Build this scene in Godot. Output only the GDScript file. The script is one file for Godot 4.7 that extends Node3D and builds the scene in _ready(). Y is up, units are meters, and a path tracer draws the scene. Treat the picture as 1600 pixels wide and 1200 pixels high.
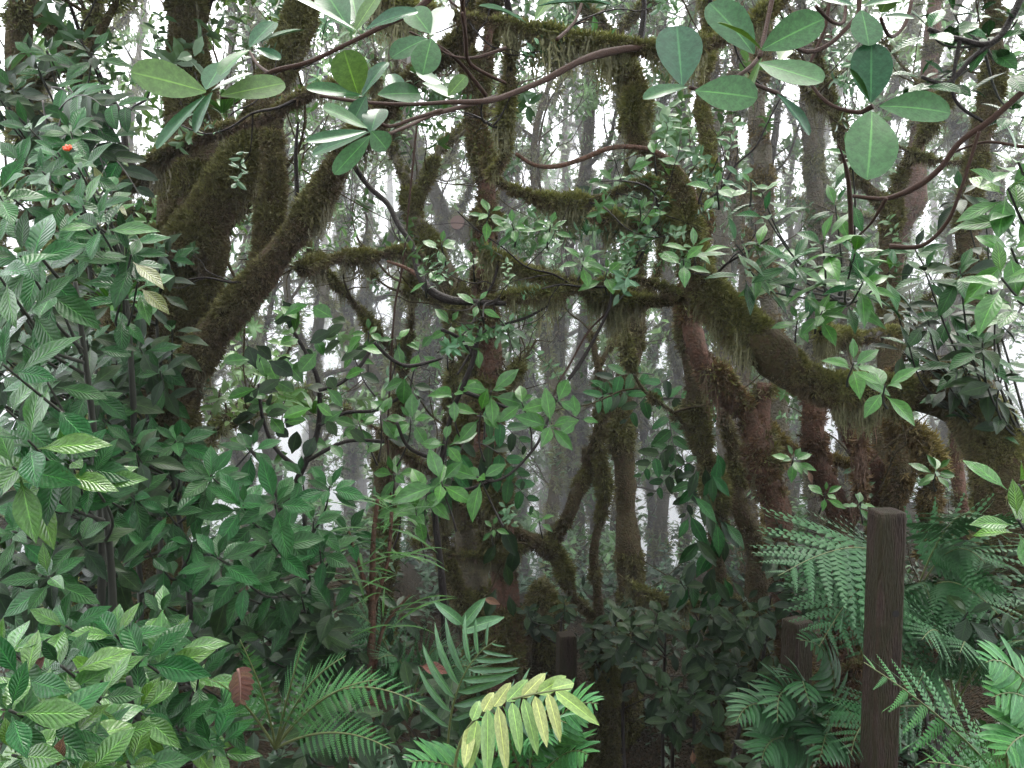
extends Node3D
# A trail into a mossy cloud forest: three dark posts step down into a hollow, mossy limbs arch over it, white mist behind.

const F := 1485.0                      # focal length in pixels of the 1600 x 1200 photograph
const EYE := Vector3(0, 1.6, 0)
var CAM := Basis(Vector3.RIGHT, deg_to_rad(-4.8))
var rng := RandomNumberGenerator.new()
var lumps := FastNoiseLite.new()
var taken := {}
var M := {}
var L := {}
var segs := {}
var sprays := {}


class Geo:
	var v := PackedVector3Array()
	var i := PackedInt32Array()
	var c := PackedColorArray()
	var uv := PackedVector2Array()
	func mesh(smooth := true) -> ArrayMesh:
		var a := []
		a.resize(Mesh.ARRAY_MAX)
		a[Mesh.ARRAY_VERTEX] = v
		a[Mesh.ARRAY_INDEX] = i
		if c.size(): a[Mesh.ARRAY_COLOR] = c
		if uv.size(): a[Mesh.ARRAY_TEX_UV] = uv
		var m := ArrayMesh.new()
		if not smooth:
			m.add_surface_from_arrays(Mesh.PRIMITIVE_TRIANGLES, a)
			return m
		var st := SurfaceTool.new()
		st.create_from_arrays(a)
		st.generate_normals()
		return st.commit()


func rf(a: float, b: float) -> float:
	return rng.randf_range(a, b)


func rdir() -> Vector3:
	return Vector3(rng.randfn(), rng.randfn(), rng.randfn()).normalized()


func P(px: float, py: float, d: float) -> Vector3:
	return EYE + CAM * Vector3((px - 800.0) / F * d, -(py - 600.0) / F * d, -d)


func sm(a: float, b: float, x: float) -> float:
	return smoothstep(a, b, x)


func hgt(x: float, z: float) -> float:
	var t := -z
	var h := 0.1 * lumps.get_noise_3d(x * 40.0, 0, z * 40.0) + 0.3 * lumps.get_noise_3d(x * 9.0, 50, z * 9.0) * sm(5.0, 9.0, t)
	h -= 0.06 * maxf(0.0, t - 2.0)
	var dx := (x - (1.0 - 0.1 * t)) / 1.15
	h -= 1.05 * sm(1.8, 4.6, t) * exp(-dx * dx) * (1.0 - 0.75 * sm(4.8, 6.2, t))
	h += 0.25 * exp(-pow((x + 1.6) / 0.9, 2.0)) * sm(0.5, 2.0, t)
	h += 0.35 * sm(1.6, 3.2, x)
	var k := maxf(0.0, t - 6.5 - 0.5 * sm(1.0, 4.0, x))
	h -= 0.62 * k * k / (k + 2.5)
	return h


func on_ground(p: Vector3, sink := 0.05) -> Vector3:
	return Vector3(p.x, hgt(p.x, p.z) - sink, p.z)


# ---------- nodes ----------
func numbered(called: String) -> String:
	taken[called] = taken.get(called, -1) + 1
	return called if taken[called] == 0 else "%s_%03d" % [called, taken[called]]


func tag(o: Node, label: String, category: String, group := "") -> void:
	o.set_meta("label", label)
	o.set_meta("category", category)
	if group: o.set_meta("group", group)


func thing(called: String, label: String, category: String, at: Vector3, group := "") -> Node3D:
	var o := Node3D.new()
	o.name = numbered(called)
	add_child(o)
	o.position = at
	tag(o, label, category, group)
	segs[o] = []
	sprays[o] = []
	return o


func part(parent: Node3D, called: String, mesh: Mesh, mat: Material, at := Transform3D.IDENTITY) -> MeshInstance3D:
	var o := MeshInstance3D.new()
	o.name = called
	o.mesh = mesh
	o.material_override = mat
	o.transform = at
	parent.add_child(o, true)
	return o


func scatter(parent: Node3D, called: String, mesh: Mesh, mat: Material, where: Array, tints: Array, label := "") -> void:
	if where.is_empty(): return
	var mm := MultiMesh.new()
	mm.transform_format = MultiMesh.TRANSFORM_3D
	mm.use_colors = true
	mm.mesh = mesh
	mm.instance_count = where.size()
	for k in where.size():
		mm.set_instance_transform(k, where[k])
		mm.set_instance_color(k, tints[k])
	var o := MultiMeshInstance3D.new()
	o.name = called
	o.multimesh = mm
	o.material_override = mat
	o.set_meta("kind", "stuff")
	if label: tag(o, label, "plants")
	parent.add_child(o, true)


# ---------- limbs ----------
func smooth_path(pts: Array, rads: Array) -> Array:
	var op := []
	var orr := []
	var n := pts.size()
	for k in n - 1:
		var a: Vector3 = pts[maxi(k - 1, 0)]
		var b: Vector3 = pts[k]
		var c: Vector3 = pts[k + 1]
		var d: Vector3 = pts[mini(k + 2, n - 1)]
		var m := clampi(int(b.distance_to(c) / (0.8 * (rads[k] + rads[k + 1]) * 0.5 + 0.012)), 1, 10)
		for j in m:
			var t := float(j) / m
			op.append(b.cubic_interpolate(c, a, d, t))
			orr.append(lerpf(rads[k], rads[k + 1], t))
	op.append(pts[n - 1])
	orr.append(rads[n - 1])
	return [op, orr]


func tube(g: Geo, pts: Array, rads: Array, sides := 9, bump := 0.18, keep = null, freq := 230.0) -> void:
	var s := smooth_path(pts, rads)
	var p: Array = s[0]
	var r: Array = s[1]
	var n := p.size()
	var t0: Vector3 = (p[1] - p[0]).normalized()
	var nx := t0.cross(Vector3(0.31, 0.2, 0.93)).normalized()
	var base := g.v.size()
	var acc := 0.0
	for k in n:
		var t: Vector3 = (p[mini(k + 1, n - 1)] - p[maxi(k - 1, 0)]).normalized()
		nx = (nx - t * nx.dot(t)).normalized()
		var ny := t.cross(nx)
		if k: acc += p[k].distance_to(p[k - 1])
		for q in sides + 1:
			var a := TAU * q / sides
			var dir := nx * cos(a) + ny * sin(a)
			var rr: float = r[k]
			if bump > 0.0:
				var w: Vector3 = (p[k] + dir * rr) * freq
				var w2: Vector3 = w * 3.1
				rr *= 1.0 + bump * (lumps.get_noise_3d(w.x, w.y * 0.5, w.z) * 1.8 + 0.7 * lumps.get_noise_3d(w2.x, w2.y, w2.z))
			g.v.append(p[k] + dir * rr)
			g.uv.append(Vector2(float(q) / sides, acc))
		if keep != null and k:
			keep.append([p[k - 1], p[k], r[k - 1], r[k]])
	for k in n - 1:
		for q in sides:
			var a := base + k * (sides + 1) + q
			var b := a + sides + 1
			g.i.append_array([a, a + 1, b, a + 1, b + 1, b])
	for e in 2:
		var c := g.v.size()
		g.v.append(p[0] if e == 0 else p[n - 1])
		g.uv.append(Vector2(0.5, acc * e))
		for q in sides:
			var a := base + (0 if e == 0 else (n - 1) * (sides + 1)) + q
			g.i.append_array([c, a + 1, a] if e == 0 else [c, a, a + 1])


func path_px(o: Node3D, d0: float, d1: float, a: Array) -> Array:
	var pts := []
	var rads := []
	var n := a.size() / 3
	for k in n:
		var d := lerpf(d0, d1, float(k) / maxi(n - 1, 1))
		pts.append(P(a[3 * k], a[3 * k + 1], d) - o.position)
		rads.append(a[3 * k + 2] / F * d)
	return [pts, rads]


func limb(o: Node3D, called: String, d0: float, d1: float, a: Array, mat: String, bump := 0.18, mossy := true, sides := 10) -> Array:
	var pr := path_px(o, d0, d1, a)
	var g := Geo.new()
	tube(g, pr[0], pr[1], sides, bump, segs[o] if mossy else null)
	part(o, called, g.mesh(), M[mat])
	return pr


# random crooked limb with side twigs, one mesh; sprays at its ends
func grow(g: Geo, o: Node3D, p: Vector3, dir: Vector3, r: float, length: float, level: int, spray: float, leafy := 1.0) -> void:
	var pts := [p]
	var rads := [r]
	var d := dir.normalized()
	var n := 5
	for k in n:
		d = (d + rdir() * 0.42 + Vector3(0, 0.12, 0)).normalized()
		p += d * length / n
		pts.append(p)
		rads.append(r * lerpf(0.9, 0.35, float(k + 1) / n))
	tube(g, pts, rads, 6 if r > 0.02 else 4, 0.12, segs[o] if r > 0.012 else null)
	if level > 0:
		for k in 2 + level:
			var q := 1 + (k * 2 + level) % n
			grow(g, o, pts[q], (d + rdir() * 1.1).normalized(), rads[q] * 0.62, length * rf(0.5, 0.7), level - 1, spray, leafy)
	if level <= 1:
		for k in 3:
			if rng.randf() < leafy:
				sprays[o].append([pts[n - k] + rdir() * 0.05, (d + rdir() * 0.9).normalized(), spray * rf(0.7, 1.25)])


func leaves_of(o: Node3D, tint: Color, spread := 0.3, which := "spray") -> void:
	var w := {0: [], 1: []}
	var c := {0: [], 1: []}
	for s in sprays[o]:
		var y: Vector3 = s[1]
		var x := y.cross(rdir()).normalized()
		var k := rng.randi() % 2
		w[k].append(Transform3D(Basis(x, y, x.cross(y)).scaled_local(Vector3.ONE * s[2]), s[0]))
		var b := rf(1.0 - spread, 1.0 + spread)
		c[k].append(Color(tint.r * b * rf(0.85, 1.2), tint.g * b, tint.b * b * rf(0.85, 1.15)))
	for k in 2:
		scatter(o, "foliage", L[which + str(k)], M.foliage, w[k], c[k])


# moss over the limbs kept in segs[o]: short fuzz all round, long strands below
func moss(o: Node3D, fuzz: float, size: float, hang: float, hang_len: float, tint := Color(0.1, 0.092, 0.036), bare := 0.25) -> void:
	var w := {"fuzz0": [], "fuzz1": [], "strand0": [], "strand1": []}
	var c := {"fuzz0": [], "fuzz1": [], "strand0": [], "strand1": []}
	for s in segs[o]:
		var a: Vector3 = s[0]
		var ab: Vector3 = s[1] - a
		var len := ab.length()
		if len < 1e-5: continue
		var t := ab / len
		var nx := t.cross(Vector3(0.3, 0.1, 0.94)).normalized()
		var ny := t.cross(nx)
		var patch := lumps.get_noise_3d(a.x * 190.0, a.y * 190.0, a.z * 190.0) * 1.9
		var area: float = TAU * (s[2] + 0.004) * len
		var count := area * fuzz * clampf(1.0 + patch * 1.6 - bare, 0.2 - 0.5 * minf(bare, 0.0), 1.9)
		for k in int(count) + (1 if rng.randf() < count - int(count) else 0):
			var u := rng.randf()
			var ang := rf(0, TAU)
			var dir := nx * cos(ang) + ny * sin(ang)
			var y := (dir + rdir() * 0.45 + Vector3(0, -0.15, 0)).normalized()
			var x := y.cross(rdir()).normalized()
			var key := "fuzz" + str(rng.randi() % 2)
			var z := size * rf(0.55, 1.35) * clampf(1.0 + 0.6 * patch, 0.6, 1.6)
			w[key].append(Transform3D(Basis(x, y, x.cross(y)).scaled_local(Vector3.ONE * z), a + ab * u + dir * lerpf(s[2], s[3], u) * 0.9))
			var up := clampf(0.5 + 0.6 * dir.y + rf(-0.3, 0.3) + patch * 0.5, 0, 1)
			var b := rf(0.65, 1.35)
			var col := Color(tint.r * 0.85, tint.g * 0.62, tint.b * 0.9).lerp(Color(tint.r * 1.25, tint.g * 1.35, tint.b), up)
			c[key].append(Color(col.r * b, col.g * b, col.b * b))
		var hc: float = len * hang * clampf(0.35 + s[2] * 14.0, 0.4, 2.2) * clampf(0.6 + patch * 4.0, 0.02, 3.4) * clampf(1.35 - absf(t.y), 0.25, 1.0)
		for k in int(hc) + (1 if rng.randf() < hc - int(hc) else 0):
			var u := rng.randf()
			var ang := rf(0, TAU)
			var dir := nx * cos(ang) + ny * sin(ang)
			if dir.y > 0.45: dir = (dir - Vector3(0, 0.9, 0)).normalized()
			var key := "strand" + str(rng.randi() % 2)
			var z := hang_len * rf(0.2, 1.0) * rf(0.4, 1.2) * clampf(0.9 + patch, 0.5, 1.5)
			var wd := z * rf(0.5, 0.9)
			w[key].append(Transform3D(Basis(Vector3.UP, rf(0, TAU)).scaled_local(Vector3(wd, z, wd)), a + ab * u + dir * lerpf(s[2], s[3], u) * 0.9))
			var b := rf(0.7, 1.4)
			c[key].append(Color(tint.r * 1.15 * b, tint.g * 1.15 * b, tint.b * 1.6 * b))
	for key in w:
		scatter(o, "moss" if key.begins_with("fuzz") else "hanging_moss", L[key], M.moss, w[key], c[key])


# ---------- leaves ----------
func width_at(kind: String, t: float) -> float:
	match kind:
		"obov": return maxf(pow(sin(PI * 0.5 * maxf(t - 0.03, 0.0) / 0.59), 0.72) if t < 0.62 else sqrt(maxf(0.0, 1.0 - pow((t - 0.62) / 0.38, 2.0))), 0.06 * (1.0 - t))
		"oval": return maxf(pow(maxf(sin(PI * pow(maxf(t - 0.08, 0.0) / 0.92, 0.95)), 0.0), 0.8), 0.06 * (1.0 - t))
		"strap": return maxf(pow(maxf(sin(PI * pow(t, 0.7)), 0.0), 0.55), 0.1 * (1.0 - t))
		"blade": return lerpf(1.0, 0.0, pow(t, 1.8))
		_: return maxf(pow(maxf(sin(PI * pow(maxf(t - 0.09, 0.0) / 0.91, 0.9)), 0.0), 1.12), 0.05 * (1.0 - t))


# one leaf, length 1 along +Y, width 1, its upper face to +Z
func leaf_mesh(kind: String, fold: float, curl: float, rows := 7, half := 2, wave := 0.0, tip_droop := 0.0, ratio := 0.45) -> ArrayMesh:
	var g := Geo.new()
	fold *= ratio
	wave *= ratio
	for r in rows + 1:
		var t := float(r) / rows
		if kind == "obov": t = 1.0 - pow(1.0 - t, 1.6)
		var w := width_at(kind, t) * 0.5
		for q in range(-half, half + 1):
			var u := float(q) / half
			var z := fold * (0.35 * absf(u) + 0.5 * u * u) * w - curl * t * t - tip_droop * pow(t, 4.0) + wave * sin(t * 11.0 + (2.0 if q < 0 else 0.0)) * u * u * w
			g.v.append(Vector3(u * w, t - 0.25 * curl * t * t, z))
			g.uv.append(Vector2(0.5 + 0.5 * u, 1.0 - t))
	var cols := 2 * half + 1
	for r in rows:
		for q in cols - 1:
			var a := r * cols + q
			var b := a + cols
			g.i.append_array([a, b, a + 1, a + 1, b, b + 1])
	return g.mesh()


func leaf_at(parent: Node3D, called: String, mesh: Mesh, mat: Material, b: Vector3, t: Vector3, width: float, n: Vector3) -> MeshInstance3D:
	var y := t - b
	var len := y.length()
	y /= len
	var x := y.cross(n).normalized()
	var z := x.cross(y)
	return part(parent, called, mesh, mat, Transform3D(Basis(x * width, y * len, z * len), b))


func pick(a: Array):
	return a[rng.randi() % a.size()]


# a twig from one point to another with a whorl of leaves at its tip; the leaves are its children
func shoot(o: Node3D, from: Vector3, tip: Vector3, axis: Vector3, n: int, len: float, kind: String, ratio: float, mats: Array, r := 0.0035, low := -0.25, high := 0.95, stem := "stem", sag := 0.06) -> MeshInstance3D:
	var g := Geo.new()
	var reach := from.distance_to(tip)
	var a := axis.normalized()
	var side := Vector3(rf(-1, 1), rf(-0.6, 0.2), rf(-1, 1)) * reach * sag
	tube(g, [from - tip, (from - tip) * 0.6 + side - a * reach * 0.08, (from - tip) * 0.25 + side * 0.6 - a * reach * 0.1, Vector3.ZERO], [r * 1.5, r * 1.2, r, r * 0.8], 5, 0.1)
	var s := part(o, "shoot", g.mesh(), M[stem], Transform3D(Basis.IDENTITY, tip))
	var px := a.cross(rdir()).normalized()
	var py := a.cross(px)
	var turn := rf(0, TAU)
	for k in n:
		turn += 2.39996 + rf(-0.3, 0.3)
		var f := float(k) / maxi(n - 1, 1)
		var lift := lerpf(low, high, f * f * 0.8 + 0.2 * f) + rf(-0.18, 0.18)
		var rad := px * cos(turn) + py * sin(turn)
		var dir := rad * cos(lift) + a * sin(lift)
		var nrm := a * cos(lift) - rad * sin(lift)
		var z := len * lerpf(1.05, 0.62, f * f) * rf(0.72, 1.15)
		var at := dir * 0.008 - a * 0.035 * (1.0 - f)
		leaf_at(s, "leaf", pick(L[kind]), pick(mats), at, at + dir * z, z * ratio * rf(0.9, 1.12), nrm + rdir() * 0.15)
	if reach > 0.4:
		for k in mini(6, int(reach / 0.12)):
			turn += 2.4
			var f := rf(0.12, 0.6)
			var c := (from - tip) * f + side * f - a * reach * 0.1
			var dir := ((px * cos(turn) + py * sin(turn)) + Vector3(0, rf(-0.5, 0.2), 0)).normalized()
			var z := len * rf(0.8, 1.1)
			leaf_at(s, "leaf", pick(L[kind]), pick(mats), c, c + dir * z, z * ratio, a + rdir() * 0.3)
	return s


# shoots by pixel: px, py, metres away, leaf length in cm
func shoots_px(o: Node3D, a: Array, kind: String, ratio: float, mats: Array, from = null, n := 8, face := 0.95, r := 0.0035, stem := "stem") -> void:
	var main := [Vector3.ZERO, Vector3.ZERO, Vector3.ZERO]
	if from == null:
		# the shrub's own stem, from which the shoots leave
		var mid := Vector3.ZERO
		for k in a.size() / 4: mid += (P(a[4 * k], a[4 * k + 1], a[4 * k + 2]) - o.position) / (a.size() / 4)
		mid += Vector3(0, -0.05, -0.3)
		main = [Vector3(mid.x * 0.3, -0.05, mid.z * 0.3 - 0.1), Vector3(mid.x * 0.7, mid.y * 0.5, mid.z - 0.1), mid]
		var g := Geo.new()
		tube(g, main, [0.014, 0.011, 0.006], 6, 0.1)
		part(o, "stem", g.mesh(), M[stem])
	for k in a.size() / 4:
		var tip := P(a[4 * k], a[4 * k + 1], a[4 * k + 2]) - o.position
		var axis := Vector3(0, 0.9, face) + Vector3(rf(-0.45, 0.45), rf(-0.2, 0.2), rf(-0.3, 0.3))
		var f := Vector3.ZERO
		if from != null:
			f = from - o.position
		else:
			var up := clampf((tip.y - 0.22) / maxf(main[2].y, 0.05), 0.05, 1.0)
			f = main[0].lerp(main[1], up * 2.0) if up < 0.5 else main[1].lerp(main[2], up * 2.0 - 1.0)
		if from != null and k % 2: f += Vector3(rf(-0.05, 0.05), rf(-0.03, 0.03), rf(-0.03, 0.03))
		shoot(o, f, tip, axis, n + rng.randi() % 3 - 1, a[4 * k + 3] * 0.01, kind, ratio, mats, r, -0.25, 0.95, stem)


# ---------- ferns ----------
func pinna_mesh(pairs: int, reach: float, droop: float) -> ArrayMesh:
	var g := Geo.new()
	var put := func(b: Vector3, dir: Vector3, len: float, w: float) -> void:
		var x := dir.cross(Vector3.BACK).normalized() * w
		var s := g.v.size()
		var dz := Vector3(0, 0, -droop * len)
		for q in [b - x * 1.05, b + x * 1.05, b + dir * len * 0.55 - x * 0.86 + dz * 0.4, b + dir * len * 0.55 + x * 0.8 + dz * 0.4, b + dir * len * 0.88 - x * 0.45 + dz, b + dir * len * 0.85 + x * 0.4 + dz, b + dir * len + dz]:
			g.v.append(q)
			g.uv.append(Vector2(0.5 + 0.5 * (1 if g.v.size() % 2 else -1) * 0.8, 0.5))
		g.i.append_array([s, s + 2, s + 1, s + 1, s + 2, s + 3, s + 2, s + 4, s + 3, s + 3, s + 4, s + 5, s + 4, s + 6, s + 5])
	for k in pairs:
		var t := (k + 0.4) / pairs
		var len := reach * pow(1.0 - t, 0.75) * (0.75 + 0.25 * minf(1.0, t * 6.0)) + 0.012
		for s in [-1.0, 1.0]:
			(put as Callable).call(Vector3(0, t + 0.3 * s / pairs, -0.12 * t * t), Vector3(s, 0.45, 0).normalized(), len, 0.36 / pairs)
	(put as Callable).call(Vector3(0, 0, 0), Vector3(0, 1, -0.06), 1.0, 0.009)
	return g.mesh(false)


# a frond from b over c to t; its pinnae are its children
func frond(o: Node3D, b: Vector3, c: Vector3, t: Vector3, n: int, len: float, kind: String, ratio: float, mats: Array, face: Vector3, bare := 0.25, stalk := "fern_stalk", lean := 0.45, full := 0.35) -> MeshInstance3D:
	b -= o.position
	c -= o.position
	t -= o.position
	var at := func(s: float) -> Vector3:
		return (b * (1 - s) * (1 - s) + c * 2.0 * s * (1 - s) + t * s * s) - b
	var pts := []
	var rads := []
	for k in 9:
		pts.append((at as Callable).call(k / 8.0))
		rads.append(lerpf(0.0036, 0.0009, k / 8.0))
	var g := Geo.new()
	tube(g, pts, rads, 5, 0.0)
	var f := part(o, "frond", g.mesh(), M[stalk], Transform3D(Basis.IDENTITY, b))
	for k in n:
		for sgn in [-1.0, 1.0]:
			var s: float = bare + (1.0 - bare) * (k + 0.25 + 0.25 * sgn) / n
			var p: Vector3 = (at as Callable).call(s)
			var tan: Vector3 = ((at as Callable).call(minf(s + 0.02, 1.0)) - (at as Callable).call(s - 0.02)).normalized()
			var side: Vector3 = (tan.cross(face)).normalized() * sgn
			var up: Vector3 = side.cross(tan) * sgn
			var q: float = (s - bare) / (1.0 - bare)
			var z := len * (pow(sin(PI * pow(0.5 + 0.5 * q, 1.0)), 0.8) if q > full else lerpf(0.62, pow(sin(PI * (0.5 + 0.5 * full)), 0.8), q / full)) + 0.012
			var dir: Vector3 = (side + tan * (lean + 0.5 * q) - up * rf(0.05, 0.25)).normalized()
			leaf_at(f, "pinna", pick(L[kind]), pick(mats), p, p + dir * z * rf(0.93, 1.07), z * ratio, up + rdir() * 0.12)
	return f


# ---------- materials ----------
func lin(r: float, g: float, b: float) -> Color:
	return Color(r, g, b).linear_to_srgb()


func noise_tex(freq: float, sd: int, ramp = null, size := 512, oct := 4) -> NoiseTexture2D:
	var n := FastNoiseLite.new()
	n.seed = sd
	n.frequency = freq
	n.fractal_octaves = oct
	var t := NoiseTexture2D.new()
	t.width = size
	t.height = size
	t.seamless = true
	t.noise = n
	if ramp:
		var g := Gradient.new()
		g.offsets = PackedFloat32Array(range(ramp.size()).map(func(k): return float(k) / (ramp.size() - 1)))
		g.colors = PackedColorArray(ramp)
		t.color_ramp = g
	return t


func rough_mat(called: String, ramp: Array, freq: float, scale: float, relief: float, rough := 0.85, sd := 1) -> void:
	var m := StandardMaterial3D.new()
	m.albedo_texture = noise_tex(freq, sd, ramp)
	m.uv1_triplanar = true
	m.uv1_world_triplanar = true
	m.uv1_scale = Vector3.ONE * scale
	m.roughness = rough
	m.metallic_specular = 0.3
	m.heightmap_enabled = true
	m.heightmap_texture = noise_tex(freq * 2.2, sd + 7)
	m.heightmap_scale = relief
	M[called] = m


# the skin of a leaf: pale midrib, side veins, mottling; and its quilted relief
func leaf_skin(veins: int, slant: float, vein: float, rib: float, sd: int, blotch := 0.0, drops := 0.0) -> Array:
	var n := FastNoiseLite.new()
	n.seed = sd
	n.frequency = 0.035
	var n2 := FastNoiseLite.new()
	n2.seed = sd + 3
	n2.frequency = 0.11
	var w := 96
	var h := 192
	var a := Image.create(w, h, false, Image.FORMAT_RGB8)
	var b := Image.create(w, h, false, Image.FORMAT_RGB8)
	for y in h:
		for x in w:
			var u: float = absf((x + 0.5) / w - 0.5) * 2.0
			var v := 1.0 - (y + 0.5) / h
			var s := (v - u * slant * (1.0 - 0.35 * u)) * veins + (0.5 if x < w / 2 else 0.0)
			var f := absf(s - roundf(s)) * 2.0
			var line := sm(0.22, 0.0, f) * vein * sm(1.0, 0.7, u)
			var mid := sm(rib * 2.2, rib * 0.7, u) * lerpf(1.0, 0.5, v)
			var spot := n.get_noise_2d(x, y)
			var k := 0.60 + 0.12 * spot + 0.07 * n2.get_noise_2d(x * 1.0, y * 1.0) + 0.08 * line
			var c := Color(k, k, k)
			c = c.lerp(Color(1.0, 0.98, 0.85), mid * 0.95)
			if drops > 0.0 and n2.get_noise_2d(x * 7.0, y * 7.0) > 0.62 - drops: c = c.lerp(Color(1, 1, 1), 0.6)
			if blotch > 0.0: c = c.lerp(Color(0.62, 0.45, 0.3), sm(0.42 - blotch * 0.2, 0.5, n2.get_noise_2d(x * 0.5 + 90, y * 0.5)) * 0.8)
			a.set_pixel(x, y, c)
			var z := 0.35 + 0.5 * pow(f, 0.6) * vein * sm(1.0, 0.75, u) + 0.12 * n2.get_noise_2d(x, y) - 0.25 * mid
			b.set_pixel(x, y, Color(z, z, z))
	return [ImageTexture.create_from_image(a), ImageTexture.create_from_image(b)]


func leaf_mat(called: String, c: Color, skin: Array, relief: float, rough: float, through: float, spec := 0.5) -> StandardMaterial3D:
	var m := StandardMaterial3D.new()
	m.resource_name = called
	m.albedo_color = c
	m.albedo_texture = skin[0]
	m.heightmap_enabled = relief > 0.0
	m.heightmap_texture = skin[1]
	m.heightmap_scale = relief
	m.texture_repeat = false
	m.roughness = rough
	m.metallic_specular = spec
	m.cull_mode = BaseMaterial3D.CULL_DISABLED
	m.backlight_enabled = through > 0.0
	m.backlight = Color(through, through, through * 0.4)
	M[called] = m
	return m


func plain_mat(called: String, c: Color, rough := 0.8, through := 0.0, tinted := false) -> void:
	var m := StandardMaterial3D.new()
	m.albedo_color = c
	m.roughness = rough
	m.vertex_color_use_as_albedo = tinted
	m.cull_mode = BaseMaterial3D.CULL_DISABLED
	if through > 0.0:
		m.backlight_enabled = true
		m.backlight = Color(through, through, through * 0.5)
	M[called] = m


func make_materials() -> void:
	rough_mat("mossy_bark", [lin(0.022, 0.014, 0.01), lin(0.035, 0.026, 0.014), lin(0.05, 0.045, 0.018), lin(0.06, 0.036, 0.022), lin(0.03, 0.02, 0.014)], 0.02, 3.0, 1.2, 0.9, 3)
	rough_mat("red_bark", [lin(0.035, 0.02, 0.014), lin(0.095, 0.045, 0.03), lin(0.05, 0.032, 0.02), lin(0.12, 0.062, 0.042)], 0.018, 3.0, 0.8, 0.75, 9)
	rough_mat("dark_bark", [lin(0.008, 0.006, 0.006), lin(0.02, 0.014, 0.012), lin(0.012, 0.01, 0.009), lin(0.032, 0.024, 0.022)], 0.03, 4.0, 0.4, 0.6, 21)
	rough_mat("grey_bark", [lin(0.04, 0.034, 0.026), lin(0.09, 0.075, 0.055), lin(0.06, 0.055, 0.03), lin(0.1, 0.08, 0.06)], 0.02, 2.0, 1.2, 0.85, 33)
	rough_mat("twig", [lin(0.014, 0.008, 0.006), lin(0.042, 0.02, 0.013), lin(0.025, 0.015, 0.01)], 0.04, 5.0, 0.2, 0.75, 41)
	rough_mat("soil", [lin(0.012, 0.009, 0.007), lin(0.035, 0.022, 0.015), lin(0.02, 0.02, 0.01), lin(0.06, 0.035, 0.02), lin(0.03, 0.034, 0.012)], 0.03, 1.5, 3.0, 0.9, 51)
	rough_mat("cut_wood", [lin(0.10, 0.055, 0.042), lin(0.17, 0.095, 0.075)], 0.03, 5.0, 0.2, 0.8, 61)
	# wet dark timber: the grain is drawn out along the post
	var wood := StandardMaterial3D.new()
	wood.albedo_texture = noise_tex(0.03, 71, [lin(0.018, 0.011, 0.009), lin(0.042, 0.026, 0.021), lin(0.028, 0.018, 0.014), lin(0.06, 0.04, 0.033)], 512, 5)
	wood.uv1_triplanar = true
	wood.uv1_world_triplanar = true
	wood.uv1_scale = Vector3(7, 0.9, 7)
	wood.roughness = 0.7
	wood.metallic_specular = 0.3
	wood.heightmap_enabled = true
	wood.heightmap_texture = noise_tex(0.05, 73, null, 512, 5)
	wood.heightmap_scale = 0.8
	wood.detail_enabled = true
	wood.detail_albedo = noise_tex(0.012, 75, [lin(0.35, 0.32, 0.3), lin(1, 1, 1), lin(0.6, 0.85, 0.45), lin(1, 0.92, 0.9)], 256)
	wood.detail_blend_mode = BaseMaterial3D.BLEND_MODE_MUL
	M.wood = wood
	plain_mat("hole", lin(0.004, 0.003, 0.003), 0.9)
	var quilt := leaf_skin(11, 0.32, 1.0, 0.034, 5)
	var quilt_old := leaf_skin(12, 0.3, 1.0, 0.034, 8, 0.6)
	var smooth := leaf_skin(13, 0.5, 0.42, 0.032, 12, 0.0, 0.1)
	var fine := leaf_skin(9, 0.4, 0.6, 0.036, 15)
	M.shrub = []
	for k in 6:
		M.shrub.append(leaf_mat("shrub_leaf_%d" % k, lin(0.036 + 0.01 * (k % 3), 0.165 + 0.02 * k, 0.042 + 0.004 * k), quilt if k < 5 else quilt_old, 0.25, 0.26 + 0.07 * (k % 3), 0.35, 0.3))
	M.young = []
	for k in 3:
		M.young.append(leaf_mat("young_leaf_%d" % k, lin(0.11 + 0.04 * k, 0.38 + 0.04 * k, 0.07), quilt if k else fine, 0.22, 0.26, 0.6))
	M.old = [leaf_mat("yellowing_leaf", lin(0.26, 0.33, 0.06), quilt_old, 0.25, 0.35, 0.4)]
	M.shrub_mix = M.shrub + M.shrub + M.shrub + [M.young[0], M.young[0], M.old[0]]
	M.bright_mix = M.young + M.young + M.shrub
	M.young_mix = M.young + M.shrub
	M.clusia = []
	for k in 4:
		M.clusia.append(leaf_mat("clusia_leaf_%d" % k, lin(0.07 + 0.01 * k, 0.25 + 0.02 * k, 0.118 - 0.008 * k), smooth, 0.04, 0.26 + 0.05 * k, 0.35, 0.4))
	M.clusia_under = [leaf_mat("clusia_underside", lin(0.2, 0.42, 0.1), smooth, 0.05, 0.5, 0.6)]
	M.sprout = []
	for k in 4:
		M.sprout.append(leaf_mat("sprout_leaf_%d" % k, lin(0.085 + 0.015 * k, 0.31 + 0.04 * k, 0.06), fine, 0.15, 0.28, 0.6, 0.42))
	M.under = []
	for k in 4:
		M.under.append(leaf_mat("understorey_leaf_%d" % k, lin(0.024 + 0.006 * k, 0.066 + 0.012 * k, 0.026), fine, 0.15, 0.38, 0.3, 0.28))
	M.fern = []
	for k in 3:
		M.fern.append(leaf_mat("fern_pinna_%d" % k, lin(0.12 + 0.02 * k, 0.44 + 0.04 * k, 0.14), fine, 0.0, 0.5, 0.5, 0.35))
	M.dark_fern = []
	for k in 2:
		M.dark_fern.append(leaf_mat("dark_fern_pinna_%d" % k, lin(0.08, 0.25 + 0.03 * k, 0.095), fine, 0.0, 0.5, 0.35, 0.4))
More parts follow.
